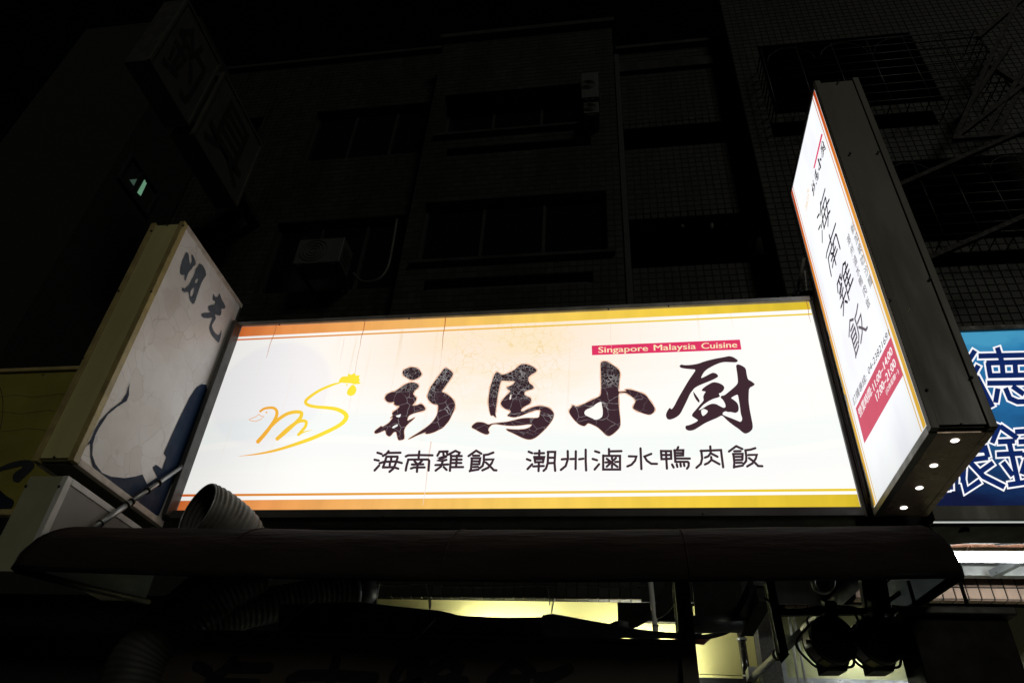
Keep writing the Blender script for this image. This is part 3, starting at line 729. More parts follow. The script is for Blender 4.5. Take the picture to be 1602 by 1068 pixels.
# -------- the line of small characters, stroke by stroke
SM = {}
q1 = R_((575, 695, 685, 750), 1602); q2 = R_((675, 690, 785, 745), 1602); q3 = R_((815, 690, 925, 745), 1602); q4 = R_((920, 690, 1030, 745), 1602); q5 = R_((1025, 690, 1135, 745), 1602); q6 = R_((1090, 690, 1200, 745), 1602)
SM['sea'] = (q1, [[(225,185),(320,215)],[(160,345),(255,365)],[(160,590),(265,475)],[(480,150),(440,205),(350,260)],[(470,190),(750,185)],[(430,280),(395,400),(350,522)],[(430,275),(680,275),(685,300),(640,430),(590,545),(500,620)],[(350,520),(600,515),(700,550)],[(275,425),(380,392),(650,385),(780,420)],[(540,285),(538,350)],[(512,400),(505,480)]])
SM['south'] = (q1, [[(1180,155),(1160,335)],[(870,270),(930,245),(1200,240),(1480,245)],[(930,345),(890,480),(870,590)],[(925,342),(1380,340),(1405,370),(1390,590)],[(1070,380),(1135,445)],[(1240,370),(1160,445)],[(1010,455),(1270,450)],[(990,545),(1060,520),(1300,520)],[(1140,440),(1125,620)]])
SM['chicken'] = (q2, [[(180,235),(370,228)],[(185,240),(135,325)],[(270,250),(275,310)],[(345,240),(365,310)],[(320,335),(160,375),(240,388),(335,350)],[(230,390),(140,437),(240,445),(340,420)],[(90,540),(380,525)],[(255,460),(220,570),(95,665)],[(280,585),(345,650)],[(550,215),(390,300)],[(555,222),(640,258),(610,320)],[(450,320),(420,670)],[(440,335),(690,335)],[(450,415),(685,415)],[(450,492),(680,492)],[(440,588),(720,585)],[(580,320),(560,590)]])
SM['rice'] = (q2, [[(1020,210),(845,335)],[(1020,212),(1135,280)],[(950,325),(1090,325)],[(920,395),(900,640),(872,680)],[(910,385),(1110,385),(1090,520)],[(930,452),(1090,455)],[(920,520),(1090,520)],[(950,585),(1060,580)],[(880,670),(1070,640)],[(1410,255),(1290,300),(1195,312),(1195,450),(1165,560),(1095,610)],[(1240,415),(1410,410),(1370,500),(1290,600),(1160,660)],[(1240,480),(1330,560),(1420,655),(1480,660)]])
SM['tide'] = (q3, [[(175,235),(255,268)],[(135,405),(215,435)],[(150,630),(255,520)],[(420,210),(415,340)],[(310,275),(525,268)],[(300,355),(530,355),(500,480)],[(305,360),(325,480)],[(330,408),(500,405)],[(325,475),(500,470)],[(280,570),(520,560)],[(410,480),(400,675)],[(620,240),(610,500),(570,620),(515,670)],[(610,240),(780,240),(765,500),(780,670)],[(630,372),(760,372)],[(625,497),(750,492)]])
SM['state'] = (q3, [[(1065,220),(1070,400),(1020,560),(910,650)],[(1250,225),(1245,630)],[(1475,190),(1475,450),(1485,660)],[(930,410),(1030,400)],[(1125,403),(1205,400)],[(1325,408),(1420,395)]])
SM['brine'] = (q4, [[(160,225),(255,255)],[(105,400),(205,430)],[(150,640),(250,520)],[(475,175),(480,320)],[(490,228),(760,222)],[(345,330),(728,330),(728,640),(345,640),(345,320)],[(425,395),(670,580)],[(635,380),(425,575)],[(545,358),(545,405)],[(400,480),(460,475)],[(620,470),(680,465)],[(545,540),(545,590)]])
SM['water'] = (q4, [[(1195,160),(1205,400),(1215,630)],[(930,340),(1100,345),(1070,440),(990,530),(895,570)],[(1440,285),(1285,345),(1340,440),(1440,510),(1570,512)]])
SM['duck'] = (q5, [[(135,222),(360,222),(365,395),(145,405),(132,215)],[(140,310),(365,310)],[(245,220),(255,420),(268,620)],[(525,130),(495,200)],[(435,205),(640,202),(635,320),(480,325)],[(440,200),(460,465)],[(460,265),(630,265)],[(470,390),(790,392)],[(455,465),(740,465),(765,490),(760,570),(725,620)],[(385,525),(420,595)],[(490,520),(505,580)],[(575,510),(585,570)],[(655,510),(665,560)]])
SM['meat'] = (q5, [[(1255,115),(1265,270)],[(1265,265),(1210,340),(1135,370)],[(1265,270),(1420,350)],[(1050,210),(1070,390),(1040,510),(940,600)],[(1035,218),(1500,198),(1515,330),(1550,590)],[(1275,355),(1285,420),(1210,490),(1135,525)],[(1285,420),(1465,520)]])
SM['rice2'] = (q6, [[(900,108),(735,230)],[(900,110),(1040,175)],[(855,225),(1000,222)],[(835,290),(858,480),(848,595)],[(825,287),(1045,285),(1040,420)],[(860,352),(1040,350)],[(860,425),(1040,420)],[(905,488),(1030,485)],[(850,585),(1050,550)],[(1335,155),(1220,190),(1110,203),(1130,340),(1125,450),(1065,520)],[(1180,310),(1370,305),(1340,400),(1270,500),(1150,570)],[(1190,380),(1300,460),(1400,560),(1495,565)]])
WZ = 110/1602
for k, (q, strokes) in SM.items():
    pr = Print(main_pt)
    for s in strokes: pr.stroke(q(s), 55*WZ)
    pr.build('small_character', MATS['ink_plum'], face)

# ================================================================== right blade sign (lit)
BX0, BX1, BY0, BY1, BZ0, BZ1 = 4.029, 4.277, -0.952, -0.047, 3.18, 5.667
m, nt, p = nm('blade_face')
g = N(nt, 'ShaderNodeNewGeometry'); sp = N(nt, 'ShaderNodeSeparateXYZ'); L(nt, g.outputs['Position'], sp.inputs[0])
tint = mix_col(nt, ramp(nt, noise(nt, coords(nt, (1, 1.3, 0.5)), 2.2, 3), [(0.35, 0.0), (0.7, 1.0)]), rgb(250, 253, 253), rgb(238, 238, 246))
L(nt, tint, p.inputs['Emission Color'])
lv = math_node(nt, 'MULTIPLY', smooth(nt, sp.outputs[1], -1.05, -0.72), smooth(nt, sp.outputs[1], 0.08, -0.25))
lv2 = smooth(nt, sp.outputs[2], 3.05, 3.6)
L(nt, math_node(nt, 'ADD', math_node(nt, 'MULTIPLY', math_node(nt, 'MULTIPLY', lv, lv2), 0.28), 0.80), p.inputs['Emission Strength'])
p.inputs['Base Color'].default_value = (0.05, 0.05, 0.05, 1); p.inputs['Roughness'].default_value = 0.6; p.inputs['Specular IOR Level'].default_value = 0.05
axis_grad('blade_band', 2, 3.18, 5.667, [(0.0, rgb(214, 168, 44)), (0.35, rgb(228, 176, 70)), (0.6, rgb(226, 140, 40)), (0.85, rgb(206, 92, 26)), (1.0, rgb(180, 62, 18))], var=False)
emit('blade_ink', rgb(40, 30, 44), 1.0); emit('blade_ink_grey', rgb(96, 88, 96), 1.0); emit('blade_red', rgb(212, 84, 108), 1.0); emit('blade_white', rgb(255, 250, 250), 1.0)
bs = thing('projecting_sign', 'tall lit projecting sign with vertical rice lettering and red opening hours box', 'sign')
bf = box('face_panel', BX0, BX0+.02, BY0+.03, BY1-.02, BZ0+.035, BZ1-.03, MATS['blade_face'], bs)
box('cabinet', BX0+.021, BX1-.021, BY0+.012, BY1, BZ0+.012, BZ1-.012, MATS['cabinet_dark'], bs)
box('back_panel', BX1-.02, BX1, BY0+.03, BY1-.02, BZ0+.035, BZ1-.03, MATS['grey_plastic_dark'], bs)
fp = box('front_plate', BX0+.03, BX1-.03, BY0, BY0+.0115, BZ0+.02, BZ1-.02, MATS['cabinet_dark'], bs)
for xx in ((BX0-.006, BX0+.029), (BX1-.029, BX1+.006)):
    box('corner_trim', xx[0], xx[1], BY0-.008, BY0+.029, BZ0, BZ1, MATS['cabinet_dark'], bs, .003)
    box('bottom_trim', xx[0], xx[1], BY0+.0295, BY1, BZ0-.004, BZ0+.034, MATS['trim_grey'] if xx[0] < 4.1 else MATS['cabinet_under'], bs, .003)
    box('top_trim', xx[0], xx[1], BY0+.0295, BY1, BZ1-.029, BZ1+.004, MATS['trim_dark'], bs, .003)
    box('back_trim', xx[0], xx[1], BY1-.019, BY1+.004, BZ0+.035, BZ1-.03, MATS['trim_grey'], bs, .003)
und = box('underside', BX0+.03, BX1-.03, BY0+.03, BY1-.01, BZ0-.003, BZ0+.011, MATS['cabinet_under'], bs)
emit('hole_light', rgb(255, 252, 245), 3.0)
for q in ((1494, 689), (1461, 728), (1438.5, 763), (1414, 794)):
    P = onZ(q[0], q[1], BZ0-.004)
    tube('light_hole', [P+np.array([0, 0, .006]), P, P-np.array([0, 0, .0012])], [.0165, .0165, .0160], MATS['hole_light'], und, 20)
screws([(1311, 129), (1450, 610), (1520, 590), (1504, 664), (1392, 470), (1455, 436), (1330, 240), (1374, 238)], bs, lambda x, y: onY(x, y, BY0-.009), .007)
# print on the lit face, s = metres from the wall side, measured on the face
def blade_pt(x, y, d): return onX(x, y, BX0-d)
def blade_sz(s, z, d): return np.array([BX0-d, BY1-s, z])
TB = (-1, 0, 0)
for (a, b, mt, nm_) in ((0.026, 0.060, 'blade_band', 'colour_band'), (0.078, 0.086, 'blade_band', 'colour_line'), (0.835, 0.869, 'blade_band', 'colour_band'), (0.808, 0.816, 'blade_band', 'colour_line')):
    pr = Print(blade_sz, start=.003, toward=TB); pr.add([(a, BZ0+.04), (b, BZ0+.04), (b, BZ1-.035), (a, BZ1-.035)], [(0, 1, 2, 3)]); pr.build(nm_, MATS[mt], bf)
def sz(x, y): P = onX(x, y, BX0); return BY1-P[1], P[2]
def place(pts2, src, s0, s1, z0, z1):
    (ax, ay, bx, by) = src
    return [(s0+(x-ax)/(bx-ax)*(s1-s0), z1-(y-ay)/(by-ay)*(z1-z0)) for x, y in pts2]
def stroke_char(name, s0, s1, z0, z1, w, mat, start=.0035):
    q, st = SM[name]; P = [q(k) for k in st]; al = np.array([c for k in P for c in k]); lo, hi = al.min(0), al.max(0)
    pr = Print(blade_sz, start=start, toward=TB, step=.00008)
    for k in P: pr.stroke(place(k, (lo[0], lo[1], hi[0], hi[1]), s0, s1, z0, z1), w)
    return pr.build('character', mat, bf)
b2 = R_((1260, 290, 1390, 440), 926); b3 = R_((1290, 420, 1420, 570), 926); b4 = R_((1320, 510, 1450, 700), 731); b1 = R_((1245, 200, 1335, 350), 641)
def bbox(pts):
    a = np.array([sz(*p) for p in pts]); return a[:, 0].min(), a[:, 0].max(), a[:, 1].min(), a[:, 1].max()
for nme, pts, mt in (('sea', b2([(190,615),(130,350),(285,265),(265,430),(220,55),(270,150)]), 'blade_ink'), ('south', b2([(240,810),(305,990),(348,440),(408,700),(270,560)]), 'blade_ink'),
                     ('chicken', b2([(435,870),(540,1035)])+b3([(135,190),(210,505),(325,120),(285,340)]), 'blade_ink'), ('rice', b3([(270,720),(375,355),(490,670),(360,955),(425,800)]), 'blade_ink_grey')):
    s0, s1, z0, z1 = bbox(pts); stroke_char(nme, s0, s1, z0, z1, 0.016, MATS[mt])
def glyph(s, cs, cz, w, h, mat, name='small_character'):
    v, f = text2d(s); pr = Print(blade_sz, start=.0035, toward=TB)
    pr.add([(cs-w/2+a*w, cz-h/2+b*h) for a, b in v], f); pr.build(name, mat, bf)
for s, q in zip('潮州滷水鴨肉飯', b2([(490,610),(525,720),(560,840),(592,950)])+b3([(410,140),(455,245),(490,380)])):
    c_ = sz(*q); glyph(s, c_[0], c_[1], 0.05, .062, MATS['blade_ink'])
for s, q in zip('新加坡叻沙麵', b2([(535,480),(575,590),(610,710),(645,830),(685,950)])+b3([(513,140)])):
    c_ = sz(*q); glyph(s, c_[0], c_[1], 0.05, .062, MATS['blade_ink'])
def blade_text(s, bl, br, tl, mat, name, bold=0.0, start=.0042, dbl=0.0):
    v, f = text2d(s, bold); bl, br, tl = (np.array(sz(*k)) for k in (bl, br, tl)); pr = Print(blade_sz, start=start, toward=TB)
    for k in ([0.0] if not dbl else [0.0, dbl]):
        pr.add([tuple(bl+(br-bl)*a+(tl-bl)*b+np.array([k, 0])) for a, b in v], f)
    return pr.build(name, mat, bf)
blade_text('訂購專線:', *b4([(98, 705), (213, 477), (82, 632)]), MATS['blade_ink'], 'phone_caption'); blade_text('04-23821691', *b4([(228, 430), (412, 82), (216, 372)]), MATS['blade_ink'], 'phone_number')
pr = Print(blade_pt, start=.003, toward=TB); pr.poly([b4([(105, 722), (415, 90), (522, 430), (182, 1030)])], 0); pr.build('hours_box', MATS['blade_red'], bf)
blade_text('營業時間:', *b4([(152, 812), (262, 592), (130, 735)]), MATS['blade_white'], 'hours_caption', dbl=.004); blade_text('11:00~14:00', *b4([(275, 572), (440, 238), (257, 512)]), MATS['blade_white'], 'hours_line', dbl=.004)
blade_text('17:00~21:00', *b4([(302, 665), (470, 345), (282, 602)]), MATS['blade_white'], 'hours_line', dbl=.004)
blade_text('(公休星期一)', *b4([(388, 612), (497, 418), (372, 562)]), MATS['blade_white'], 'hours_line', dbl=.002)
# small copy of name, logo and banner at the top
s0, s1, z0, z1 = bbox(b1([(190, 745), (180, 610), (345, 240), (310, 130)]))
al = np.array([c for k in ('new', 'horse', 'small', 'kitchen') for lp in CH[k] for c in lp[0]]); lo, hi = al.min(0), al.max(0)
for k in ('new', 'horse', 'small', 'kitchen'):
    pr = Print(blade_sz, start=.0035, toward=TB)
    for loops in CH[k]: pr.poly([place(l, (lo[0], lo[1], hi[0], hi[1]), s0, s1, z0, z1) for l in loops])
    pr.build('small_character', MATS['blade_ink'], bf)
ls0, ls1, lz0, lz1 = bbox(b1([(115, 980), (110, 910), (165, 765), (145, 670)]))
emit('blade_logo', rgb(250, 190, 60), 1.0)
logo(lambda x, y, d: blade_sz(ls0+(x-373)/(565-373)*(ls1-ls0), lz1-(y-583)/(714-583)*(lz1-lz0), d), bf, MATS['blade_logo'], TB)
pr = Print(blade_pt, start=.003, toward=TB); pr.poly([b1([(196, 450), (283, 70), (300, 72), (209, 452)])], 0); pr.build('banner', MATS['banner_red'], bf)
# cables and loose tape in the gap between the two signs
gap = thing('cable_bundle', 'dark cables and torn tape hanging between the long sign and the tall lit sign', 'cables')
surf('cable_brown', (0.05, 0.02, 0.015), 0.5)
for i in range(5):
    x = 4.008+.003*i
    tube('cable', spline([(4.0085+.0022*i, -.02-.010*i, z+.03*i) for z in (3.16, 3.45, 3.8, 4.1, 4.45, 4.66)], 4), .0045, MATS['cable_brown' if i % 2 else 'rubber_black'], gap, 6)
for i, zt in enumerate((4.42, 4.05, 3.92, 3.50, 3.42, 3.33)):
    mesh('tape', [(4.026, -.052, zt), (4.026, -.075-.008*(i % 3), zt-.02), (4.0275, -.082, zt-.10), (4.0275, -.052, zt-.13), (4.0245, -.052, zt), (4.0245, -.075-.008*(i % 3), zt-.02), (4.0255, -.082, zt-.10), (4.0255, -.052, zt-.13)], [(0, 1, 2, 3), (7, 6, 5, 4), (0, 4, 5, 1), (1, 5, 6, 2), (2, 6, 7, 3)], MATS['pvc_white'], gap)

# ================================================================== left blade sign (unlit)
LX0, LX1, LY0, LY1, LZ0, LZ1 = -0.234, -0.007, -0.873, -0.02, 3.1375, 4.86
m, nt, p = nm('old_vinyl')
v = coords(nt)
vo = N(nt, 'ShaderNodeTexVoronoi', feature='DISTANCE_TO_EDGE'); vo.inputs['Scale'].default_value = 7.5
nz = N(nt, 'ShaderNodeTexNoise'); nz.inputs['Scale'].default_value = 4; L(nt, v, nz.inputs['Vector'])
sc = N(nt, 'ShaderNodeVectorMath', operation='SCALE'); sc.inputs['Scale'].default_value = 0.25; L(nt, nz.outputs['Color'], sc.inputs[0])
ad = N(nt, 'ShaderNodeVectorMath', operation='ADD'); L(nt, v, ad.inputs[0]); L(nt, sc.outputs[0], ad.inputs[1]); L(nt, ad.outputs[0], vo.inputs['Vector'])
ck = math_node(nt, 'MULTIPLY', ramp(nt, vo.outputs['Distance'], [(0.0, 1.0), (0.03, 0.0)]), ramp(nt, noise(nt, v, 3.0), [(0.40, 0.0), (0.6, 0.8)]))
bc = mix_col(nt, ramp(nt, noise(nt, v, 3.5, 6), [(0.35, 0.0), (0.7, 1.0)]), (0.80, 0.79, 0.78, 1), (0.68, 0.65, 0.62, 1))
vc = N(nt, 'ShaderNodeTexVoronoi'); vc.inputs['Scale'].default_value = 7.5; L(nt, ad.outputs[0], vc.inputs['Vector'])
bc = mix_col(nt, math_node(nt, 'MULTIPLY', ramp(nt, vc.outputs['Color'], [(0.6, 0.0), (0.9, 0.28)]), 1.0), bc, (0.52, 0.44, 0.38, 1))
L(nt, mix_col(nt, math_node(nt, 'MULTIPLY', ck, 0.45), bc, (0.24, 0.22, 0.20, 1)), p.inputs['Base Color'])
p.inputs['Roughness'].default_value = 0.38
surf('vinyl_blue', (0.008, 0.024, 0.062), 0.55, var=0.3, scale=6, spec=0.15)
surf('vinyl_slate', (0.115, 0.14, 0.175), 0.6, var=0.35, scale=30, spec=0.2)
lb = thing('unlit_blade_sign', 'unlit pale projecting sign with slate characters and navy swoosh left of the long sign', 'sign')
lf = box('face_panel', LX1-.02, LX1, LY0+.035, LY1-.02, LZ0+.035, LZ1-.03, MATS['old_vinyl'], lb)
box('cabinet', LX0+.021, LX1-.021, LY0+.012, LY1, LZ0+.012, LZ1-.012, MATS['cabinet_olive'], lb)
box('back_panel', LX0, LX0+.02, LY0+.035, LY1-.02, LZ0+.035, LZ1-.03, MATS['old_vinyl'], lb)
box('front_plate', LX0+.03, LX1-.03, LY0, LY0+.0115, LZ0+.02, LZ1-.02, MATS['cabinet_olive'], lb)
for xx, sd in (((LX0-.006, LX0+.029), 0), ((LX1-.029, LX1+.006), 1)):
    box('corner_trim', xx[0], xx[1], LY0-.008, LY0+.034, LZ0, LZ1, MATS['trim_olive'], lb, .003)
    box('bottom_trim', xx[0], xx[1], LY0+.0345, LY1, LZ0-.004, LZ0+.034, MATS['trim_cream'], lb, .003)
    box('top_trim', xx[0], xx[1], LY0+.0345, LY1, LZ1-.029, LZ1+.004, MATS['trim_cream'], lb, .003)
    box('back_trim', xx[0], xx[1], LY1-.019, LY1+.004, LZ0+.035, LZ1-.03, MATS['trim_dark'], lb, .003)
box('underside', LX0+.03, LX1-.03, LY0+.03, LY1-.01, LZ0-.003, LZ0+.011, MATS['trim_dark'], lb)
screws([(262, 350), (237, 361), (287, 353), (237, 456), (186, 455), (85, 715), (130, 560)], lb, lambda x, y: onY(x, y, LY0-.009), .007)
def left_pt(x, y, d): return onX(x, y, LX1+d)
TL = (1, 0, 0)
RG = R_((270, 380, 380, 560), 653); RH = R_((120, 580, 330, 830), 897)
for loops in ([[RG([(132,80),(152,110),(155,160),(165,205),(182,165),(172,105),(190,112),(215,170),(215,205),(190,218),(180,240),(150,270),(135,310),(120,355),(110,340),(115,295),(85,300),(68,280),(75,230),(90,170),(110,120)])],
               [RG([(235,225),(248,190),(280,205),(305,250),(313,300),(295,325),(270,365),(240,450),(205,560),(185,570),(160,525),(150,450),(110,460),(85,440),(92,410),(115,428),(150,395),(170,360),(205,290),(218,235)]), RG([(165,445),(208,402),(190,490),(165,505)]), RG([(242,330),(226,378),(206,368),(216,338)])]],
              [[RG([(380,465),(395,500),(420,505),(437,460),(455,520),(490,580),(490,610),(452,610),(455,640),(445,675),(415,672),(392,658),(405,700),(385,730),(362,770),(390,830),(430,862),(460,800),(445,880),(430,930),(405,905),(360,850),(340,790),(355,740),(375,690),(330,700),(280,695),(262,660),(300,650),(355,645),(335,625),(330,590),(360,575),(390,575),(400,540),(370,530)])]]):
    pr = Print(left_pt, start=.003, toward=TL)
    for lp in loops: pr.poly(lp)
    pr.build('character', MATS['vinyl_slate'], lf)
pr = Print(left_pt, start=.003, toward=TL)
pr.poly([RH([(355,80),(350,120),(350,160),(335,200),(270,240),(210,290),(150,380),(125,430),(108,490),(105,560),(125,620),(170,680),(230,705),(320,715),(390,705),(440,690),(470,755),(540,710),(510,645),(530,625),(572,655),(600,575),(583,550),(640,420),(700,290),(760,170),(800,110),(835,88),(868,92),(872,130),(700,590),(575,900),(548,965),(500,965),(330,838),(205,745),(150,695),(110,640),(95,580),(92,480),(62,505),(95,460),(120,400),(160,330),(230,255),(300,205),(335,150),(345,110)])], 0)
pr.build('swoosh', MATS['vinyl_blue'], lf)
# lower box sign under it
l2 = thing('small_box_sign', 'small unlit box sign with white edges directly under the navy swoosh sign', 'sign')
m2 = (-0.222, -0.007, -0.86, -0.03, 2.58, 3.062)
surf('cabinet_grey_olive', (0.38, 0.385, 0.26), 0.5, var=0.25, scale=3)
surf('trim_white', (0.66, 0.66, 0.62), 0.45, var=0.25, scale=9)
surf('vinyl_drab', (0.30, 0.285, 0.265), 0.5, var=0.3, scale=4, spec=0.2)
box('face_panel', m2[1]-.02, m2[1], m2[2]+.036, m2[3], m2[4]+.13, m2[5]-.034, MATS['vinyl_drab'], l2)
box('cabinet', m2[0]+.01, m2[1]-.021, m2[2]+.012, m2[3], m2[4]+.12, m2[5]-.01, MATS['cabinet_grey_olive'], l2)
box('front_plate', m2[0], m2[1]-.026, m2[2], m2[2]+.0115, m2[4], m2[5], MATS['cabinet_grey_olive'], l2, .003)
box('corner_trim', m2[1]-.025, m2[1]+.005, m2[2]-.004, m2[2]+.035, m2[4], m2[5], MATS['trim_white'], l2, .003)
box('top_trim', m2[1]-.025, m2[1]+.005, m2[2]+.0355, m2[3], m2[5]-.033, m2[5]+.001, MATS['trim_white'], l2, .003)
screws([(41, 760), (93, 761)], l2, lambda x, y: onY(x, y, m2[2]-.001), .008)

# ================================================================== yellow neighbour sign, far left (unlit)
surf('panel_mustard', (0.30, 0.27, 0.055), 0.5, var=0.35, scale=2.5)
surf('print_dark', (0.035, 0.040, 0.045), 0.5, var=0.3)
surf('print_navy', (0.012, 0.018, 0.03), 0.5)
ys = thing('mustard_sign', 'unlit mustard yellow sign board with dark printed sprig at the left edge', 'sign')
yf = box('face_panel', -4.2, -0.26, 0.0, 0.03, 3.26, 4.33, MATS['panel_mustard'], ys)
box('cabinet', -4.22, -0.25, 0.031, 0.30, 3.23, 4.36, MATS['trim_dark'], ys)
box('frame_rail', -4.22, -0.25, -.02, .03, 4.331, 4.362, MATS['trim_olive'], ys, .004)
box('frame_rail', -4.22, -0.25, -.02, .03, 3.22, 3.259, MATS['trim_olive'], ys, .004)
RY = R_((0, 560, 130, 820), 534)
pr = Print(main_pt, start=.003); pr.poly([RY([(-60,735),(0,700),(60,672),(150,652),(200,655),(230,690),(190,735),(150,770),(120,800),(85,790),(78,755),(100,730),(140,705),(150,690),(80,705),(0,725),(-60,760)])]); pr.build('printed_sprig', MATS['print_dark'], yf)
pr = Print(main_pt, start=.003); pr.poly([RY([(-300,780),(-100,800),(0,845),(40,885),(95,915),(80,960),(30,1000),(-300,1000)])]); pr.build('printed_corner', MATS['print_navy'], yf)
pr = Print(main_pt, start=.003); pr.stroke(spline(RY([(-60,120),(0,190),(18,280),(12,400),(-20,520)]), 6), 1.0); pr.build('printed_ring', MATS['print_dark'], yf)
for k, z in enumerate((4.12, 3.98, 3.84)):
    pr = Print(lambda x, y, d: np.array([x, -d, y]), start=.0025); pr.stroke([(-2.0+i*.1, z+.012*math.sin(i*1.7+k)+.01*random.random()) for i in range(12)], .0018); pr.build('crack', MATS['print_dark'], yf)
screws([(68, 581)], ys, lambda x, y: onY(x, y, -.021), .007)

# ================================================================== blue neighbour sign, right (lit)
m, nt, p = nm('blue_face')
v = coords(nt, (0.6, 1, 1.4)); n1 = noise(nt, v, 2.2, 5, 0.6)
g = N(nt, 'ShaderNodeNewGeometry'); sp = N(nt, 'ShaderNodeSeparateXYZ'); L(nt, g.outputs['Position'], sp.inputs[0])
tz = N(nt, 'ShaderNodeMapRange'); tz.inputs[1].default_value = 3.24; tz.inputs[2].default_value = 4.4; L(nt, sp.outputs[2], tz.inputs[0])
f = math_node(nt, 'ADD', tz.outputs[0], math_node(nt, 'MULTIPLY', math_node(nt, 'SUBTRACT', n1, 0.5), 0.9))
cc = ramp(nt, f, [(0.0, rgb(14, 22, 56)), (0.25, rgb(22, 56, 102)), (0.55, rgb(34, 100, 152)), (0.85, rgb(34, 116, 170)), (1.0, rgb(70, 152, 190))])
L(nt, cc, p.inputs['Emission Color']); p.inputs['Emission Strength'].default_value = 1.0
p.inputs['Base Color'].default_value = (0.01, 0.015, 0.025, 1); p.inputs['Roughness'].default_value = 0.6; p.inputs['Specular IOR Level'].default_value = 0.05
emit('blue_ink', rgb(15, 38, 96), 1.0, base=.004); emit('white_outline', rgb(250, 250, 255), 1.05)
be = thing('optician_sign', 'lit blue sign board with large white outlined navy characters at the right', 'sign')
bx = box('face_panel', 4.33, 7.4, 0.0, 0.028, 3.245, 4.375, MATS['blue_face'], be)
box('cabinet', 4.32, 7.42, 0.029, 0.30, 3.17, 4.41, MATS['trim_dark'], be)
box('frame_rail', 4.32, 7.42, -.02, .028, 4.376, 4.41, MATS['trim_dark'], be, .003)
box('frame_rail', 4.32, 7.42, -.03, .028, 3.165, 3.244, MATS['cabinet_dark'], be, .003)
emit('edge_glow', rgb(190, 195, 190), 1.0)
boxes('light_slot', [(4.32, 7.42, -.012, .0, 3.1605, 3.1645)], MATS['edge_glow'], be)
RBL = R_((1490, 510, 1602, 800), 412)
DE = [[(258,122),(285,205)],[(150,172),(470,165)],[(195,212),(470,205)],[(205,285),(470,280)],[(205,208),(218,288)],[(285,205),(292,285)],[(360,205),(365,285)],[(440,205),(445,285)],[(200,328),(470,325)],[(262,358),(248,440)],[(305,355),(330,415),(375,435),(470,432)],[(345,345),(412,392)],[(455,350),(490,400)],[(130,140),(70,235)],[(150,225),(95,330)],[(140,290),(232,465)]]
JING = [[(272,565),(228,672)],[(275,575),(375,645)],[(262,665),(360,660)],[(255,738),(405,730)],[(325,660),(380,905)],[(290,782),(348,860)],[(425,765),(398,850)],[(320,912),(480,888)],[(360,608),(480,600)],[(380,665),(480,660)],[(400,740),(480,735)],[(470,600),(480,880)]]
YAN = [[(185,685),(205,755)],[(95,770),(205,755)],[(80,680),(185,670)],[(75,660),(60,900)],[(85,715),(190,712)],[(55,850),(78,945),(160,890)],[(100,780),(180,865),(300,925)],[(235,785),(150,845)],[(-20,680),(-10,940)],[(-90,690),(-80,945)],[(-90,690),(-15,685)],[(-85,770),(-15,768)],[(-85,850),(-15,848)],[(-85,935),(-15,930)]]
for name, st in (('virtue', DE), ('mirror', JING), ('eye', YAN)):
    pw = Print(main_pt, start=.003); pn = Print(main_pt, start=.006)
    def ext(s, e):
        P = [np.array(k, float) for k in s]; a = P[0]-P[1]; b = P[-1]-P[-2]
        P[0] = P[0]+a/np.linalg.norm(a)*e; P[-1] = P[-1]+b/np.linalg.norm(b)*e; return [tuple(k) for k in P]
    k = 112/412
    for s in st:
        pw.stroke(RBL(ext(s, 9)), 50*k, False); pn.stroke(RBL(s), 30*k, False)
    o = pw.build('character', MATS['white_outline'], bx); pn.build('character', MATS['blue_ink'], bx)

# ================================================================== dark projecting tackle sign, upper left
surf('tackle_panel', (0.05, 0.05, 0.042), 0.6, var=0.25, scale=2)
surf('tackle_ink', (0.012, 0.012, 0.012), 0.6)
tk = thing('tackle_sign', 'large dark unlit sign high at upper left with two big black characters', 'sign')
TX = -3.10
for a, b, ch in ((0.70, 1.72, '釣'), (1.86, 3.25, '具')):
    P_t = 11.27
    ob = box('sign_box', TX-.35, TX-.021, a, b, 9.74, P_t, MATS['trim_dark'], tk)
    f_ = box('face_panel', TX-.02, TX, a+.03, b-.03, 9.78, P_t-.04, MATS['tackle_panel'], tk)
    v, f = text2d(ch, 0.012); pr = Print(lambda s, z, d: np.array([TX+d, s, z]), start=.003, toward=TL)
    w = b-a; pr.add([(a+.14+q[0]*(w-.30), 9.92+q[1]*1.15) for q in v], f); pr.build('character', MATS['tackle_ink'], f_)
    bars = [(TX-.03, TX+.02, a-.01, a+.03, 9.75, P_t), (TX-.03, TX+.02, b-.03, b+.01, 9.75, P_t), (TX-.03, TX+.019, a+.03, b-.03, P_t-.04, P_t+.01), (TX-.03, TX+.019, a+.03, b-.03, 9.74, 9.78)]
    boxes('frame_rail', bars, MATS['tackle_panel'], tk)
box('wall_bracket', TX-.30, TX-.10, 3.26, 4.12, 10.2, 10.3, MATS['rusty_steel'], tk)
box('box_link', TX-.30, TX-.05, 1.715, 1.865, 10.0, 11.0, MATS['trim_dark'], tk)

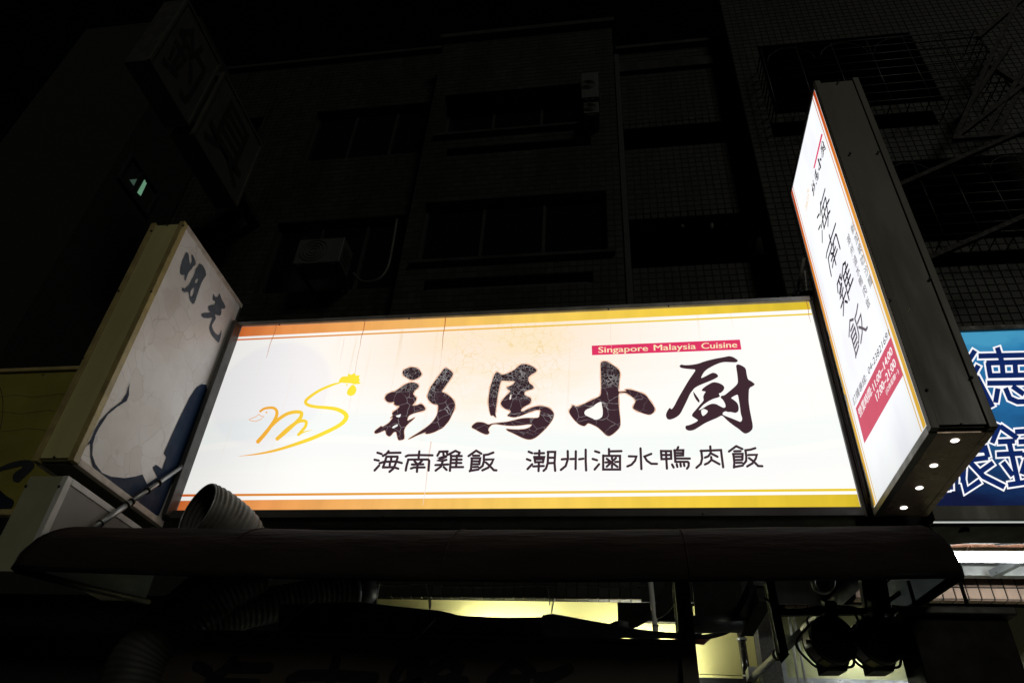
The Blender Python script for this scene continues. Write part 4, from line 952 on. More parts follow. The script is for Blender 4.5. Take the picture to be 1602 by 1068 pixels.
# ================================================================== awning
m, nt, p = nm('canvas')
v = coords(nt, (1, 1, 1))
L(nt, mix_col(nt, ramp(nt, noise(nt, coords(nt, (0.6, 2, 2)), 3.0, 5), [(0.3, 0.0), (0.7, 1.0)]), (0.021, 0.0175, 0.016, 1), (0.034, 0.0262, 0.024, 1)), p.inputs['Base Color'])
p.inputs['Roughness'].default_value = 0.55; p.inputs['Specular IOR Level'].default_value = 0.003
b = N(nt, 'ShaderNodeBump'); b.inputs['Strength'].default_value = 0.7; b.inputs['Distance'].default_value = 0.025
L(nt, noise(nt, coords(nt, (1.2, 4, 4)), 3.0, 3), b.inputs['Height']); L(nt, b.outputs[0], p.inputs['Normal'])
def thin_sheet(name, c, mixf, scale):
    m = surf(name, c, 0.6, var=0.5, scale=scale, bump=0.6, bscale=14, spec=0.2); nt = m.node_tree
    t = N(nt, 'ShaderNodeBsdfTranslucent'); t.inputs['Color'].default_value = (c[0], c[1], c[2], 1)
    mx = N(nt, 'ShaderNodeMixShader'); mx.inputs[0].default_value = mixf
    L(nt, nt.nodes['Principled BSDF'].outputs[0], mx.inputs[1]); L(nt, t.outputs[0], mx.inputs[2]); L(nt, mx.outputs[0], nt.nodes['Material Output'].inputs['Surface'])
    return m
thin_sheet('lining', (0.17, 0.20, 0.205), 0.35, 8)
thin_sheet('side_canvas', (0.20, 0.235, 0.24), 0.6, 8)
aw = thing('awning', 'long dark rounded canvas awning below the glowing sign', 'awning')
AWX0, AWX1 = 0.05, 3.95
def prof(t, dx=0.0):
    if t < 0.8:
        a = t/0.8*math.pi/2
        return -0.3-0.7*math.cos(a), 2.545+0.385*math.sin(a)
    k = (t-.8)/.2; return -0.3+0.29*k, 2.93+.02*k
nx, nt_ = 72, 22
def sheet(name, off, mat):
    V, Fc = [], []
    for i in range(nx+1):
        s = i/nx; x = AWX0+(AWX1-AWX0)*s
        sag = -0.030*math.sin(math.pi*s)
        for j in range(nt_+1):
            y, z = prof(j/nt_); w = (1-j/nt_)
            wob = 0.006*math.sin(x*5.1+j*.3)+0.004*math.sin(x*11.7+1.0)+0.0025*math.sin(x*23+j*.5)
            V.append((x, y+off*math.cos(j/nt_*1.5)+wob*.6, z-off*.8*min(1, j/6)+sag*(0.25+0.75*w)+wob*.5))
    for i in range(nx):
        for j in range(nt_): Fc.append((i*(nt_+1)+j, (i+1)*(nt_+1)+j, (i+1)*(nt_+1)+j+1, i*(nt_+1)+j+1))
    o = mesh(name, V, Fc, mat, aw, smooth=True); md = o.modifiers.new('s', 'SOLIDIFY'); md.thickness = .003; return o
sheet('canvas', 0.0, MATS['canvas']); sheet('lining', 0.012, MATS['lining'])
hemP = onX(1440, 946, AWX1)
for xs, sg_ in ((AWX0, 1), (AWX1, -1)):
    loop = [prof(j/nt_) for j in range(nt_+1)]+[(-.01, float(hemP[2])+.07 if sg_ < 0 else 2.71), (float(hemP[1]), float(hemP[2]) if sg_ < 0 else 2.62)]
    for dx, mt, nme in ((0, 'side_canvas', 'side_panel'),):
        V = [(xs+dx+.004*math.sin(k*2.1), y, z) for k, (y, z) in enumerate(loop)]; c = np.mean(np.array(V), 0); V.append(tuple(c)); n = len(loop)
        mesh(nme, V, [(k, (k+1) % n, n) for k in range(n)], MATS[mt], aw)
    tube('arm', [(xs+sg_*.02, -.985, 2.548), (xs+sg_*.02, float(hemP[1]), float(hemP[2])-.005 if sg_ < 0 else 2.615), (xs+sg_*.02, -.01, float(hemP[2])+.06 if sg_ < 0 else 2.70)], .017, MATS['black_steel'], aw, 8)
tube('front_bar', [(AWX0+(AWX1-AWX0)*i/16, -.985, 2.556-.030*math.sin(math.pi*i/16)) for i in range(17)], .014, MATS['black_steel'], aw, 8)
for xs in (1.02, 2.01, 2.99):
    k = int(round((xs-AWX0)/(AWX1-AWX0)*nx)); s = k/nx; xx = AWX0+(AWX1-AWX0)*s; P = []
    for j in range(nt_+1):
        y, z = prof(j/nt_); wob = 0.006*math.sin(xx*5.1+j*.3)+0.004*math.sin(xx*11.7+1.0)+0.0025*math.sin(xx*23+j*.5)
        P.append((xx, y+wob*.6-.002, z-0.030*math.sin(math.pi*s)*(0.25+0.75*(1-j/nt_))+wob*.5+.001))
    tube('seam', P, .0032, MATS['canvas'], aw, 8)
box('wall_rail', AWX0, AWX1, -.008, .05, 2.88, 2.93, MATS['black_steel'], aw)

# fascia beam that carries the long sign and the awning
fb = thing('support_frame', 'dark steel frame carrying the long sign and the awning', 'frame')
for x in (0.3, 1.4, 2.6, 3.7): box('post', x-.03, x+.03, .345, .40, 3.05, 4.6, MATS['black_steel'], fb)
boxes('beam', [(-.2, 4.25, .30, .345, 3.10, 3.16), (-.2, 4.25, .345, .40, 4.52, 4.6)], MATS['black_steel'], fb)
for x in (0.3, 1.4, 2.6, 3.7): bar('tie', (x, .40, 4.56), (x, FY+.1, 4.9), .04, MATS['black_steel'], fb)
box('added_backing', 0.06, 4.33, .052, .058, 2.90, 3.155, MATS['black_steel'], fb); box('added_backing', 3.96, 4.325, .062, .068, 2.90, 3.75, MATS['black_steel'], fb)  # dark sheets added to blacken the gap under the tall sign

# strut in front of the left blade sign
st_ = thing('strut_rod', 'grey metal strut rod crossing in front of the navy swoosh sign', 'strut')
a, b = onX(146, 826, .03), onX(297, 721, .022); d = (b-a)
tube('rod', [a+d*.0, a+d*.33], .0165, MATS['galvanised'], st_, 10); tube('rod', [a+d*.28, b], .0125, MATS['galvanised'], st_, 10)
for t in (.05, .29, .34, .50, .62): tube('clamp', [a+d*t, a+d*(t+.012)], .021, MATS['black_steel'], st_, 10)

# ------------------------------------------------------------------ flexible ducts
m, nt, p = nm('flex_duct')
L(nt, mix_col(nt, ramp(nt, noise(nt, coords(nt), 9.0, 5), [(0.35, 0.0), (0.7, 1.0)]), (0.12, 0.118, 0.095, 1), (0.05, 0.05, 0.042, 1)), p.inputs['Base Color'])
p.inputs['Roughness'].default_value = 0.55; p.inputs['Metallic'].default_value = 0.15
surf('duct_inside', (0.05, 0.05, 0.048), 0.8)
surf('duct_dark', (0.05, 0.05, 0.045), 0.6, var=0.4, spec=0.2)
def flex(name, pts, r, parent, pitch=.022, seg=28, mat='flex_duct', depth=.06):
    P = spline(pts, 24); L_ = np.cumsum([0]+[np.linalg.norm(P[i+1]-P[i]) for i in range(len(P)-1)])
    n = int(L_[-1]/pitch*4)
    S = np.linspace(0, L_[-1], n); Q = [np.array([np.interp(s, L_, [k[c] for k in P]) for c in range(3)]) for s in S]
    rr = [r*(1+depth*(abs(math.sin(math.pi*s/pitch))-.5)+.012*math.sin(s*31)) for s in S]
    return tube(name, Q, rr, MATS[mat], parent, seg, cap=False)
d1 = thing('exhaust_duct', 'open end of ribbed flexible duct poking above the awning', 'duct')
c0 = onY(309, 797, -.46); vw = (c0-CAM)/np.linalg.norm(c0-CAM)
pts = [c0, c0+_r*.10-_u*.05+vw*.07, c0+_r*.19-_u*.13+vw*.13, c0+_r*.24-_u*.24+vw*.17, c0+_r*.26-_u*.40+vw*.18]
flex('hose', pts, .153, d1, pitch=.026)
flex('inner_wall', pts, .145, d1, pitch=.026, mat='duct_inside')
fr0 = frames(spline(pts, 24))[0]
ring = [fr0[0]+(fr0[1]*math.cos(k*math.pi/18)+fr0[2]*math.sin(k*math.pi/18))*.151 for k in range(37)]
tube('rim_wire', ring, .004, MATS['galvanised'], d1, 6, cap=False)
low = sorted(range(36), key=lambda i: ring[i]@_r*.6+ring[i][2])
for k in range(4):
    e = ring[low[k*2]]; tube('frayed_wire', spline([e, e+np.array([-.02, -.02, -.03+.02*k]), e+np.array([.01*k-.03, -.03, -.06])], 4), .0015, MATS['wire_white'], d1, 5)
d2 = thing('large_vent_duct', 'ribbed flexible vent duct running left beneath the awning', 'duct')
pts = [onY(556, 926, .02), onY(500, 931, -.10), onY(430, 944, -.24), onY(360, 962, -.36), onY(300, 985, -.46), onY(250, 1020, -.52)]
flex('hose', pts, .088, d2, pitch=.028)
c0 = frames(spline(pts, 24))
tube('collar', [c0[0][0], c0[3][0]], .096, MATS['galvanised'], d2, 28)
tube('spigot', [onY(556, 926, .02), onY(575, 924, .10)], .075, MATS['pvc_grey'], d2, 24)
d3 = thing('drooping_vent_duct', 'wide dark flexible duct drooping to the lower left under the awning', 'duct')
flex('hose', [onY(400, 885, -.42), onY(335, 925, -.50), onY(275, 975, -.56), onY(220, 1035, -.60), onY(190, 1120, -.62)], .13, d3, pitch=.028, mat='duct_dark')

# ------------------------------------------------------------------ lower sign box under the awning, tarpaulin over it
surf('dark_panel', (0.045, 0.034, 0.024), 0.55, var=0.3, scale=3)
ls = thing('lower_sign_box', 'dark brown unlit sign box with black rice lettering under the awning', 'sign')
lx0, lx1 = 0.55, 2.975
lsf = box('face_panel', lx0, lx1-.01, -.60, -.58, 1.70, 2.385, MATS['dark_panel'], ls)
box('cabinet', lx0+.01, lx1, -.579, -.42, 1.69, 2.39, MATS['black_steel'], ls)
box('frame_rail', lx0-.01, lx1+.005, -.61, -.41, 2.391, 2.405, MATS['trim_dark'], ls)
box('frame_rail', lx1+.001, lx1+.022, -.61, -.41, 1.69, 2.388, MATS['trim_dark'], ls)
for nme, x0, x1 in (('sea', 298, 430), ('south', 462, 590), ('chicken', 612, 735), ('rice', 772, 905)):
    q, stx = SM[nme]; P = [q(k) for k in stx]; al = np.array([c for k in P for c in k]); lo, hi = al.min(0), al.max(0)
    a = onY(x0, 1030, -.6); b = onY(x1, 1032, -.6); pr = Print(lambda s, z, d: np.array([s, -.6-d, z]), start=.003)
    W = b[0]-a[0]
    for k in P: pr.stroke([(a[0]+(c[0]-lo[0])/(hi[0]-lo[0])*W, a[2]-(c[1]-lo[1])/(hi[1]-lo[1])*W*.9) for c in k], .045)
    pr.build('character', MATS['rubber_black'], lsf)
m, nt, p = nm('tarp_black')
p.inputs['Base Color'].default_value = (0.020, 0.024, 0.026, 1); p.inputs['Roughness'].default_value = 0.42
b = N(nt, 'ShaderNodeBump'); b.inputs['Strength'].default_value = 0.6; b.inputs['Distance'].default_value = 0.02
L(nt, noise(nt, coords(nt, (1, 3, 3)), 5.0, 4), b.inputs['Height']); L(nt, b.outputs[0], p.inputs['Normal'])
L(nt, mix_col(nt, noise(nt, coords(nt), 6.0), (0.014, 0.016, 0.018, 1), (0.030, 0.035, 0.037, 1)), p.inputs['Base Color'])
def curtain(name, tops, bots, yt, yb, mat, parent, n=30, fold=.02):
    """sheet hanging between two pixel lines, bulging towards the street"""
    tx = [k[0] for k in tops]; ty = [k[1] for k in tops]; bx_ = [k[0] for k in bots]; by_ = [k[1] for k in bots]; V, Fc = [], []; m_ = 8
    for i in range(n+1):
        s = i/n; xa = tx[0]+(tx[-1]-tx[0])*s; xb = bx_[0]+(bx_[-1]-bx_[0])*s
        A = onY(xa, np.interp(xa, tx, ty), yt); B = onY(xb, np.interp(xb, bx_, by_), yb)
        for j in range(m_+1):
            t = j/m_; Q = A+(B-A)*t; Q = Q+np.array([0, -math.sin(math.pi*t)*.035+fold*math.sin(i*.9+t*3)*t*.5, 0]); V.append(Q)
    for i in range(n):
        for j in range(m_): Fc.append((i*(m_+1)+j, (i+1)*(m_+1)+j, (i+1)*(m_+1)+j+1, i*(m_+1)+j+1))
    o = mesh(name, V, Fc, mat, parent, smooth=True); md = o.modifiers.new('s', 'SOLIDIFY'); md.thickness = .004; return o
tp = thing('tarpaulin', 'black plastic tarpaulin draped over the lower sign box', 'tarpaulin')
curtain('sheet', [(440, 946), (555, 941), (620, 949), (690, 956), (720, 964), (790, 967), (852, 966)], [(440, 1006), (600, 1006), (852, 1003)], -.30, -.56, MATS['tarp_black'], tp)
thin_sheet('tarp_lit', (0.20, 0.23, 0.235), 0.5, 5)  # paler copy of the tarp; light on the flap put into its colour
curtain('folded_flap', [(849, 963), (862, 960), (885, 964), (905, 968), (950, 976), (1000, 985), (1062, 992)], [(846, 998), (900, 998), (1000, 999), (1064, 999)], -.24, -.42, MATS['tarp_lit'], tp, 26, .03)
tube('cord', spline([onY(690, 957, -.31), onY(672, 978, -.52), onY(650, 1000, -.62)], 6), .003, MATS['wire_white'], tp, 6)
tube('cord', spline([onY(492, 938, -.30), onY(450, 972, -.55), onY(418, 1003, -.62)], 6), .002, MATS['wire_white'], tp, 6)
# hangers and strings
wr = thing('hanger_wires', 'pale wires hanging from the awning over the tarpaulin', 'wires')
for pts in ([(594, 912, -.2), (590, 932, -.2), (589, 948, -.25)], [(666, 914, -.2), (670, 935, -.2), (672, 952, -.25)], [(856, 917, -.2), (859, 935, -.2), (860, 945, -.25)], [(867, 935, -.2), (864, 950, -.2), (862, 962, -.25)], [(672, 935, -.2), (674, 945, -.2), (671, 955, -.22)]):
    tube('wire', spline([onY(*k) for k in pts], 5), .0035, MATS['wire_white'], wr, 6)
tube('long_wire', spline([onY(*k) for k in ((570, 913, .2), (620, 915.5, .2), (660, 913, .2), (700, 916, .2), (750, 918, .2), (810, 916.5, .2), (860, 916, .2), (920, 917, .2), (980, 918, .2), (1010, 915, .2))], 5), .003, MATS['wire_white'], wr, 6)

# ------------------------------------------------------------------ posts, bars, pipes at the right
ps = thing('awning_post', 'dark upright steel post at the right end of the lower sign box', 'post')
bar('upright', onY(1065, 905, -.5), onY(1083, 1085, -.62), .062, MATS['dark_panel'], ps)
box('lit_edge_strip', float(onY(1055, 960, -.53)[0]), float(onY(1055, 960, -.53)[0])+.008, -.55, -.54, 2.3, 2.75, MATS['galvanised'], ps)  # pale strip that paints light onto the post's edge
hf = thing('hanging_bracket', 'narrow black hanging bracket with a lit edge painted yellow beside the fans', 'bracket')
bar('plate', onY(1203, 906, -.40), onY(1226, 1024, -.40), .036, MATS['black_steel'], hf)
mesh('tip', [onY(1216, 1020, -.42), onY(1236, 1022, -.42), onY(1222, 1038, -.42), onY(1216, 1020, -.38), onY(1236, 1022, -.38), onY(1222, 1038, -.38)], [(0, 1, 2), (5, 4, 3), (0, 3, 4, 1), (1, 4, 5, 2), (2, 5, 3, 0)], MATS['black_steel'], hf)
bar('edge', onY(1196, 914, -.36), onY(1217, 1030, -.36), .008, MATS['yellow_wall'], hf)  # yellow strip painted as light along the bracket's side
hb = thing('fan_bar', 'black horizontal bar that the two round fans hang from', 'bar')
bar('rail', onY(1212, 958, -.42), onY(1430, 955, -.42), .026, MATS['black_steel'], hb)
for x in (1362, 1383): bar('hanger', onY(x-8, 905, -.40), onY(x, 958, -.42), .05, MATS['black_steel'], hb)
tube('cable', spline([onY(1195, 935, -.44), onY(1235, 954, -.45), onY(1290, 948, -.45), onY(1330, 951, -.45), onY(1345, 975, -.5)], 6), .006, MATS['rubber_black'], hb, 6)
surf('fan_black', (0.010, 0.010, 0.011), 0.45)
surf('sticker_pale', (0.42, 0.40, 0.36), 0.5, var=0.3, scale=60); surf('sticker_yellow', (0.45, 0.46, 0.08), 0.5)
def fan(cx, cy, label, R=.098):
    C = onY(cx, cy, -.50); view = C-CAM; view /= np.linalg.norm(view)
    ax = view*.80-_r*.48-_u*.32; ax /= np.linalg.norm(ax)
    f_ = thing('duct_fan', label, 'fan', group='black duct fans')
    ringp = lambda t: C+ax*t
    T_ = [(-.045, .045), (-.043, .052), (-.015, .056), (-.013, .075), (-.002, .080), (0.0, .094), (.02, R), (.05, R), (.052, R-.006), (.11, R-.006)]
    tube('housing', [ringp(t) for t, _ in T_], [r for _, r in T_], MATS['fan_black'], f_, 36)
    for t in (.022, .085): tube('clamp_ring', [ringp(t), ringp(t+.012)], R+.005, MATS['black_steel'], f_, 36, cap=False)
    tube('inlet_ring', [ringp(-.046), ringp(-.060), ringp(-.060), ringp(-.046)], [.044, .044, .039, .037], MATS['rubber_black'], f_, 30, cap=False)
    fr = frames([ringp(0), ringp(.1)])[0]; u0 = -_r-(-_r)@ax*ax; u0 /= np.linalg.norm(u0); w0 = np.cross(ax, u0)
    if w0@_u < 0: w0 = -w0
    def patch(name, a0, a1, t0, t1, mat):
        V = []
        for k in range(9):
            a = math.radians(a0+(a1-a0)*k/8); dd = u0*math.cos(a)-w0*math.sin(a)
            V += [ringp(t0)+dd*(R+.0015), ringp(t1)+dd*(R+.0015)]
        mesh(name, V, [(2*k, 2*k+2, 2*k+3, 2*k+1) for k in range(8)], mat, f_)
    patch('label_sticker', 15, 48, .036, .082, MATS['sticker_pale']); patch('warning_sticker', 54, 74, .036, .082, MATS['sticker_yellow'])
    # mounting box below
    B = C+ax*.05-_u*(R+.012)+_r*.012
    V = []
    for s1 in (-1, 1):
        for s2 in (-1, 1):
            for s3 in (-1, 1): V.append(B+_r*s1*(.055-.012*(s3 < 0))+ax*s2*.035+_u*s3*.026)
    mesh('terminal_box', V, [(0, 1, 3, 2), (4, 6, 7, 5), (0, 4, 5, 1), (2, 3, 7, 6), (0, 2, 6, 4), (1, 5, 7, 3)], MATS['fan_black'], f_)
    tube('knob', [C-_r*(R+.004)-_u*.02, C-_r*(R+.028)-_u*.02], .010, MATS['fan_black'], f_, 10)
    e = B+_r*.05
    tube('power_cable', spline([e+_u*.0, e+_r*.035+_u*.006, e+_r*.045+_u*.05, C+_r*(R+.02)+_u*.03, C+_r*(R+.0)+_u*.11, C+_r*.04+_u*.13], 8), .0055, MATS['rubber_black'], f_, 7)
    tube('back_cable', spline([C-_r*(R*.9)+_u*.07+ax*.05, C-_r*(R+.045)-_u*.01+ax*.05, C-_r*(R*.8)-_u*.085+ax*.06, C-_r*.03-_u*(R+.02)+ax*.06], 8), .0055, MATS['rubber_black'], f_, 7)
    bar('bracket', C+ax*.05+_u*R, C+ax*.05+_u*(R+.05)+np.array([0, 0, .02]), .05, MATS['black_steel'], f_)
fan(1308, 996, 'round black duct fan nearest the yellow wall, hanging from the black bar')
fan(1381, 996, 'round black duct fan nearest the dark hanging box at lower right')
# pipe strut and hoops
pp_ = thing('pipe_strut', 'grey diagonal pipe strut with clamp behind the fans', 'pipe')
a, b = onY(1181, 1056, 4.3), onY(1345, 905, 1.0); d = b-a
tube('pipe', [a, a+d*.62], .036, MATS['pvc_grey'], pp_, 14); tube('pipe', [a+d*.60, b], .043, MATS['galvanised'], pp_, 14)
for t in (.30, .66): tube('clamp', [a+d*t, a+d*(t+.012)], .050, MATS['black_steel'], pp_, 14)
box('foot_bracket', float(a[0])-.06, float(a[0])+.03, 4.28, 4.50, float(a[2])-.02, float(a[2])+.08, MATS['galvanised'], pp_)
hoop = [onY(1288+16*math.cos(k), 908+18*math.sin(k), 1.3) for k in np.linspace(0, 2*math.pi, 25)]
tube('hoop', hoop, .016, MATS['galvanised'], pp_, 8, cap=False)
rods = thing('hanger_rods', 'pair of thin pale rods hanging behind the diagonal pipe', 'rods')
for x0, x1 in ((1234, 1250), (1241, 1262)): tube('rod', [onY(x0, 960, 4.0), onY(x1, 1075, 4.0)], .012, MATS['pvc_white'], rods, 8)
wp = thing('white_pipe', 'bright white upright pipe in front of the yellow wall', 'pipe')
tube('pipe', [onY(1017, 905, 3.3), onY(1028, 1010, 3.3)], .025, MATS['pvc_white'], wp, 12); tube('coupling', [onY(1025.3, 977, 3.3), onY(1025.6, 980, 3.3)], .029, MATS['galvanised'], wp, 12)
dp = thing('drain_pipe', 'glossy dark drain pipe with clamps on the yellow wall', 'pipe')
surf('pipe_glossy', (0.05, 0.045, 0.04), 0.18, metal=0.6)
tube('pipe', [onY(1158, 985, 4.55), onY(1172, 1080, 4.55)], .040, MATS['pipe_glossy'], dp, 14)
for y in (998, 1056): tube('clamp', [onY(1159+(y-990)*.16, y, 4.55), onY(1159+(y-990)*.16+.4, y+3, 4.55)], .052, MATS['galvanised'], dp, 14)
# dark roller and cables left of the bracket
ro = thing('blind_roller', 'black rolled blind and added dark cover panel above the yellow wall', 'blind')
c = [onY(1084, 976, 3.0), onY(1160, 974, 3.0)]
tube('roll', c, .075, MATS['tarp_black'], ro, 18)
P0, P1 = onY(1082, 900, 3.0), onY(1188, 968, 3.0)
box('cover', float(P0[0]), float(P1[0])-.12, 2.98, 3.02, float(onY(1100, 968, 3.0)[2]), 4.3, MATS['black_steel'], ro)  # black panel added to hide the lit beam and keep this area dark
bar('arm', onY(1186, 908, 2.6), onY(1150, 982, 3.2), .10, MATS['tarp_black'], ro)
bar('arm', onY(1196, 930, 2.6), onY(1166, 984, 3.3), .12, MATS['black_steel'], ro)
cb = thing('cable_loom', 'thick loom of black cables and tape in front of the yellow wall', 'cables')
box('tray', float(onY(966, 945, 4.3)[0]), float(onY(1083, 945, 4.3)[0]), 4.28, 4.36, float(onY(1000, 972, 4.3)[2]), 4.4, MATS['black_steel'], cb)
for k in range(7):
    tube('cable', spline([onY(1062-k*3, 912, 3.3), onY(1052-k*4, 945, 3.3), onY(1030-k*4, 965+k*.8, 3.3), onY(990, 970+k*1.6, 3.35), onY(962-k*2, 973+k, 3.4)], 6), .014, MATS['rubber_black'], cb, 7)
for k in range(4):
    tube('cable', spline([onY(1060, 992+k*1.5, 3.6), onY(1095, 995+k, 3.6), onY(1130, 988+k, 3.6), onY(1155, 975+k, 3.5)], 6), .016, MATS['rubber_black'], cb, 7)
mesh('tape', [onY(1076, 985, 3.55), onY(1101, 983, 3.55), onY(1096, 997, 3.55), onY(1076, 996, 3.55), onY(1076, 985, 3.58), onY(1101, 983, 3.58), onY(1096, 997, 3.58), onY(1076, 996, 3.58)], [(0, 1, 2, 3), (7, 6, 5, 4), (0, 4, 5, 1), (1, 5, 6, 2), (2, 6, 7, 3), (3, 7, 4, 0)], MATS['rubber_black'], cb)
mesh('cover_strip', [onY(1076, 999, 3.55), onY(1112, 999, 3.55), onY(1101, 1008, 3.55), onY(1076, 1006, 3.55), onY(1076, 999, 3.58), onY(1112, 999, 3.58), onY(1101, 1008, 3.58), onY(1076, 1006, 3.58)], [(0, 1, 2, 3), (7, 6, 5, 4), (0, 4, 5, 1), (1, 5, 6, 2), (2, 6, 7, 3), (3, 7, 4, 0)], MATS['red_brown_tape'], cb)
tube('cable_end', [onY(968, 975, 3.2), onY(983, 978, 3.2)], .035, MATS['pvc_grey'], cb, 14)
# hanging dark box at lower right
db = thing('hanging_box', 'dark box sign hanging under the right end of the awning', 'sign')
surf('near_black_panel', (0.016, 0.014, 0.010), 0.6, var=0.4, spec=0.1)  # near-black colour for the hanging box
box('body', 3.83, 4.186, -.70, -.50, 1.75, 2.488, MATS['near_black_panel'], db, .006)
box('top_cap', 3.79, 4.215, -.73, -.48, 2.490, 2.520, MATS['trim_dark'], db, .006)
for x in (3.9, 4.1): tube('hook', [(x, -.6, 2.52), (x, -.6, 2.66)], .008, MATS['black_steel'], db, 8)
# cables behind the right side panel
ca = thing('loose_cables', 'loose black cables under the right end of the awning', 'cables')
for k in range(9):
    x = 1372+k*10
    tube('cable', spline([onY(x, 905, -.3), onY(x+8-14*(k % 3), 930, -.25), onY(x-6+10*(k % 2), 957, -.3)], 5), .004+.002*(k % 2), MATS['rubber_black'], ca, 6)
tube('conduit', spline([onY(1376, 950, -.38), onY(1403, 930, -.34), onY(1440, 908, -.3)], 5), .010, MATS['rubber_black'], ca, 8)

# ------------------------------------------------------------------ fluorescent lamps
surf('canopy_brown', (0.16, 0.075, 0.045), 0.28, metal=0.6, var=0.4, scale=4)
def lamp(label, a, b, strength, tint, r=.014, up=(0, 0, 1)):
    t = thing('fluorescent_lamp', label, 'lamp', group='fluorescent lamps')
    m, nt, p = nm('tube_glow'); p.inputs['Emission Color'].default_value = tint; p.inputs['Emission Strength'].default_value = strength
    p.inputs['Base Color'].default_value = (0.8, 0.8, 0.8, 1)
    a, b = np.asarray(a, float), np.asarray(b, float); d = (b-a)/np.linalg.norm(b-a)
    tube('tube', [a, b], r, m, t, 14)
    for e, s in ((a, -1), (b, 1)): tube('end_cap', [e, e+d*s*.03], r+.004, MATS['pvc_white'], t, 12)
    U = np.asarray(up, float)*(r+.022)
    bar('housing', a-d*.03+U, b+d*.03+U, .05, MATS['canopy_brown' if r > .03 else 'pvc_white'], t, .024)
    return t
P = onY(790, 986, 4.48)
lamp('fluorescent lamp hidden behind the tarpaulin, lighting the yellow wall', (P[0]-.55, 4.48, P[2]), (P[0]+.55, 4.48, P[2]), 130, (1.0, 1.0, .90, 1), up=(0, -1, 0))
P = onY(1045, 1042, 4.45)
lamp('fluorescent lamp hidden behind the dark post, lighting the yellow wall', (P[0]-.75, 4.45, P[2]), (P[0]+.12, 4.45, P[2]), 420, (1.0, 1.0, .90, 1), up=(0, -1, 0))
P = onY(1600, 873, 2.25)
lamp('bright white fluorescent tube under the blue sign', (5.28, 2.25, P[2]), (6.85, 2.25, P[2]), 36, (.95, 1.0, 1.0, 1), r=.030, up=(0, .45, .9))
P = onY(1330, 1006, 4.9); 
lamp('added fluorescent tube behind the two round fans in place of a reflection', (P[0]-.30, 4.95, P[2]), (P[0]+.40, 4.95, P[2]), 80, (1.0, 1.0, .86, 1), r=.016)  # added tube, stands in for a reflection in the glossy panel
# ------------------------------------------------------------------ neighbour's canopy under the blue sign
cn = thing('metal_canopy', 'dark metal canopy sloping up behind the blue sign', 'canopy')
zb = float(onY(1600, 858, 2.3)[2])
V = [(4.33, .03, 3.155), (7.6, .03, 3.155), (7.6, 2.2, zb), (4.33, 2.2, zb)]
V += [(x, y, z+.012) for x, y, z in V]
mesh('sheet', V, [(0, 3, 2, 1), (4, 5, 6, 7), (0, 1, 5, 4), (1, 2, 6, 5), (2, 3, 7, 6), (3, 0, 4, 7)], MATS['plaster_dark'], cn)
for i in range(9):
    x = 4.5+i*.38; bar('rib', (x, .06, 3.150), (x, 2.16, zb-.014), .022, MATS['black_steel'], cn)
box('back_channel', 4.6, 7.6, 2.10, 2.55, zb-.004, zb+.05, MATS['canopy_brown'], cn)
z0, z1 = float(onY(1580, 902, 2.9)[2]), float(onY(1580, 884, 2.9)[2])
box('wall_channel', 4.9, 8.2, 2.85, 2.93, z0-.005, z0+.075, MATS['galvanised'], cn)
box('wall_plate', 4.9, 8.2, 2.935, 2.96, z0+.02, z1+.25, MATS['grey_plastic'], cn)
for x in (1552, 1700): bar('brace', onY(x, 898, 2.80), onY(x+60, 868, 2.5), .06, MATS['galvanised'], cn)

# ------------------------------------------------------------------ on the facade
def condenser(label, x0, x1, y0, y1, z0, z1):
    t = thing('air_conditioner', label, 'air conditioner', group='air conditioners on the facade')
    box('casing', x0, x1, y0, y1, z0, z1, MATS['grey_plastic'], t, .012)
    cx, cz, r = x0+(x1-x0)*.38, (z0+z1)/2, min(x1-x0, z1-z0)*.42
    for q in (1, .75, .5, .25):
        tube('grille_ring', [(cx+r*q*math.cos(a), y0-.006, cz+r*q*math.sin(a)) for a in np.linspace(0, 2*math.pi, 25)], .005, MATS['grey_plastic_dark'], t, 5, cap=False)
    for k in range(4): box('vent_slat', x1-.006, x1+.006, y0+.06, y1-.05, z0+.08+k*.08, z0+.11+k*.08, MATS['grey_plastic_dark'], t)
    box('foot', x0+.06, x0+.12, y0+.02, y1+.3, z0-.03, z0-.001, MATS['rusty_steel'], t); box('foot', x1-.12, x1-.06, y0+.02, y1+.3, z0-.03, z0-.001, MATS['rusty_steel'], t)
    return t
A0, A1 = onY(457, 413, 3.45), onY(543, 368, 3.45)
ac = condenser('pale air conditioner unit with drooping hose left of the dark window', float(A0[0]), float(A1[0])-.02, 3.45, 3.82, float(A0[2]), float(A0[2])+.50)
tube('hose', spline([onY(553, 428, 3.6), onY(566, 440, 3.5), onY(590, 438, 3.45), onY(606, 420, 3.45), onY(614, 385, 3.45), onY(621, 343, 3.45)], 6), .022, MATS['grey_plastic'], ac, 8)
A0, A1 = onY(910, 166, 3.3), onY(936, 122, 3.3)
condenser('upper air conditioner unit at the corner of the bay', float(A0[0]), float(A1[0]), 3.15, 3.48, float(A0[2]), float(A1[2])-.05)
A0, A1 = onY(914, 190, 3.3), onY(937, 170, 3.3)
condenser('lower air conditioner unit at the corner of the bay', float(A0[0]), float(A1[0]), 3.15, 3.48, float(A0[2]), float(A1[2])-.02)
A0, A1 = onY(1133, 352, 4.0), onY(1190, 327, 4.0)
condenser('air conditioner unit in the balcony beside the tall lit sign', float(A0[0]), float(A1[0]), 4.0, 4.3, float(A0[2]), float(A1[2]))
bp = thing('balcony_pipes', 'two pale pipes standing in the dark balcony opening', 'pipes')
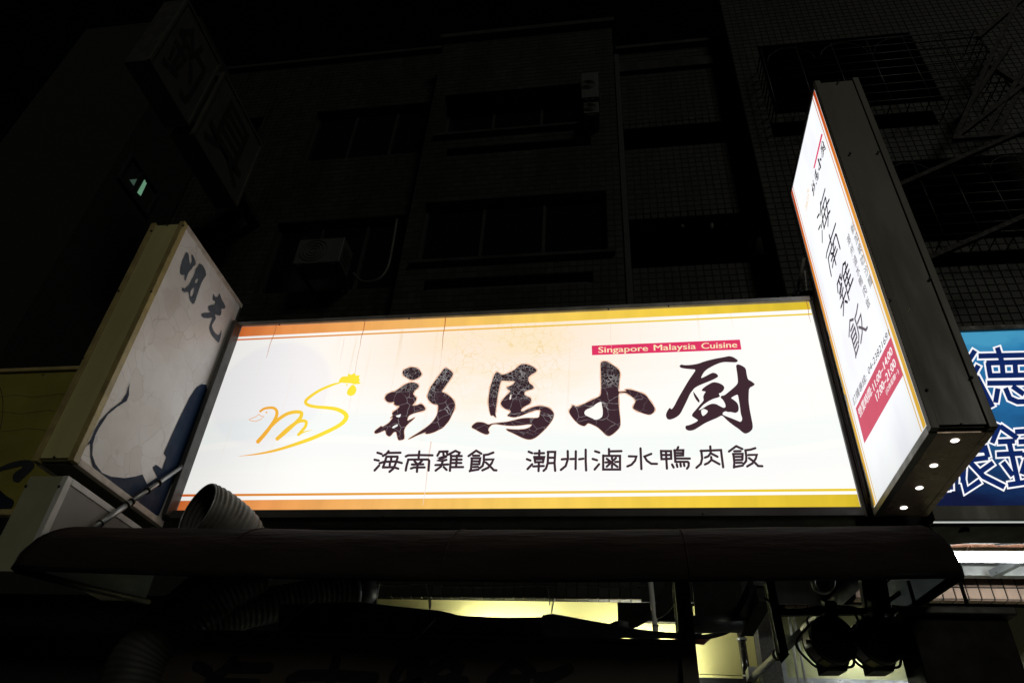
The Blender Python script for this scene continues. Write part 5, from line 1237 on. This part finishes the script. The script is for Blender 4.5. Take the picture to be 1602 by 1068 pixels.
for pts in ([(1066, 316), (1064, 335), (1068, 358)], [(1120, 312), (1114, 335), (1113, 360)]):
    tube('pipe', spline([onY(x, y, 3.85) for x, y in pts], 5), .035, MATS['grey_plastic'], bp, 10)
def grille(label, x0, x1, z0, z1, y0, y1):
    t = thing('window_grille', label, 'grille', group='projecting window grilles')
    rails = []
    for z in np.linspace(z0, z1, 9): rails.append(([(x0, y0, z), (x1, y0, z)], .010)); rails.append(([(x0, y0, z), (x0, y1, z)], .010)); rails.append(([(x1, y0, z), (x1, y1, z)], .010))
    for i, (pts, r) in enumerate(rails): tube('rail', pts, r, MATS['window_frame'], t, 5)
    for x in np.linspace(x0, x1, 7): tube('upright', [(x, y0, z0), (x, y0, z1)], .011, MATS['window_frame'], t, 5)
    for x in np.linspace(x0, x1, 13): tube('floor_bar', [(x, y0, z0), (x, y1, z0)], .009, MATS['window_frame'], t, 5)
    for k in range(4):
        c = x0+(x1-x0)*(k+.5)/4; r = (x1-x0)/9
        tube('scroll', [(c+r*math.cos(a), y0-.012, z1-.05-r+r*math.sin(a)) for a in np.linspace(0, math.pi, 13)], .007, MATS['window_frame'], t, 5)
G0, G1 = onY(1215, 168, 2.8), onY(1528, 52, 2.8)
grille('upper dark window grille above the tall lit sign', float(G0[0]), float(G1[0]), float(onY(1360, 160, 2.8)[2]), float(onY(1360, 62, 2.8)[2]), 2.8, 3.2)
G0, G1 = onY(1420, 372, 2.8), onY(1700, 240, 2.8)
grille('lower dark window grille right of the tall lit sign', float(G0[0]), float(G1[0]), float(onY(1520, 365, 2.8)[2]), float(onY(1520, 245, 2.8)[2]), 2.8, 3.2)
tr = thing('steel_lattice', 'dark steel lattice frame jutting out at the upper right', 'frame')
for a, b in (((1490, 218), (1660, 205)), ((1495, 216), (1545, 100)), ((1545, 100), (1602, -20)), ((1538, 216), (1610, 95)), ((1556, 214), (1640, 60)), ((1520, 160), (1580, 70)), ((1545, 100), (1620, 150)), ((1495, 216), (1620, 120)), ((1530, 60), (1610, -10)), ((1385, 300), (1602, 205)), ((1400, 428), (1602, 340))):
    bar('strut', onY(*a, 2.5), onY(*b, 2.4), .055, MATS['rusty_steel'], tr)
bar('wall_tie', onY(1545, 100, 2.45), onY(1545, 100, 2.45)+np.array([0, .9, 0]), .05, MATS['rusty_steel'], tr)
br = thing('sign_bracket', 'rusty bracket and wires behind the top right corner of the long sign', 'bracket')
bar('arm', onY(1246, 462, .25), onY(1258, 405, .35), .02, MATS['trim_grey'], br); bar('arm', onY(1240, 462, .25), onY(1275, 458, .25), .03, MATS['rusty_steel'], br); bar('arm', onY(1262, 458, .3), onY(1259, 424, .3), .012, MATS['trim_grey'], br)
tube('wire', spline([onY(1248, 459, .2), onY(1254, 452, .2), onY(1262, 449, .2)], 5), .003, MATS['wire_white'], br, 6)
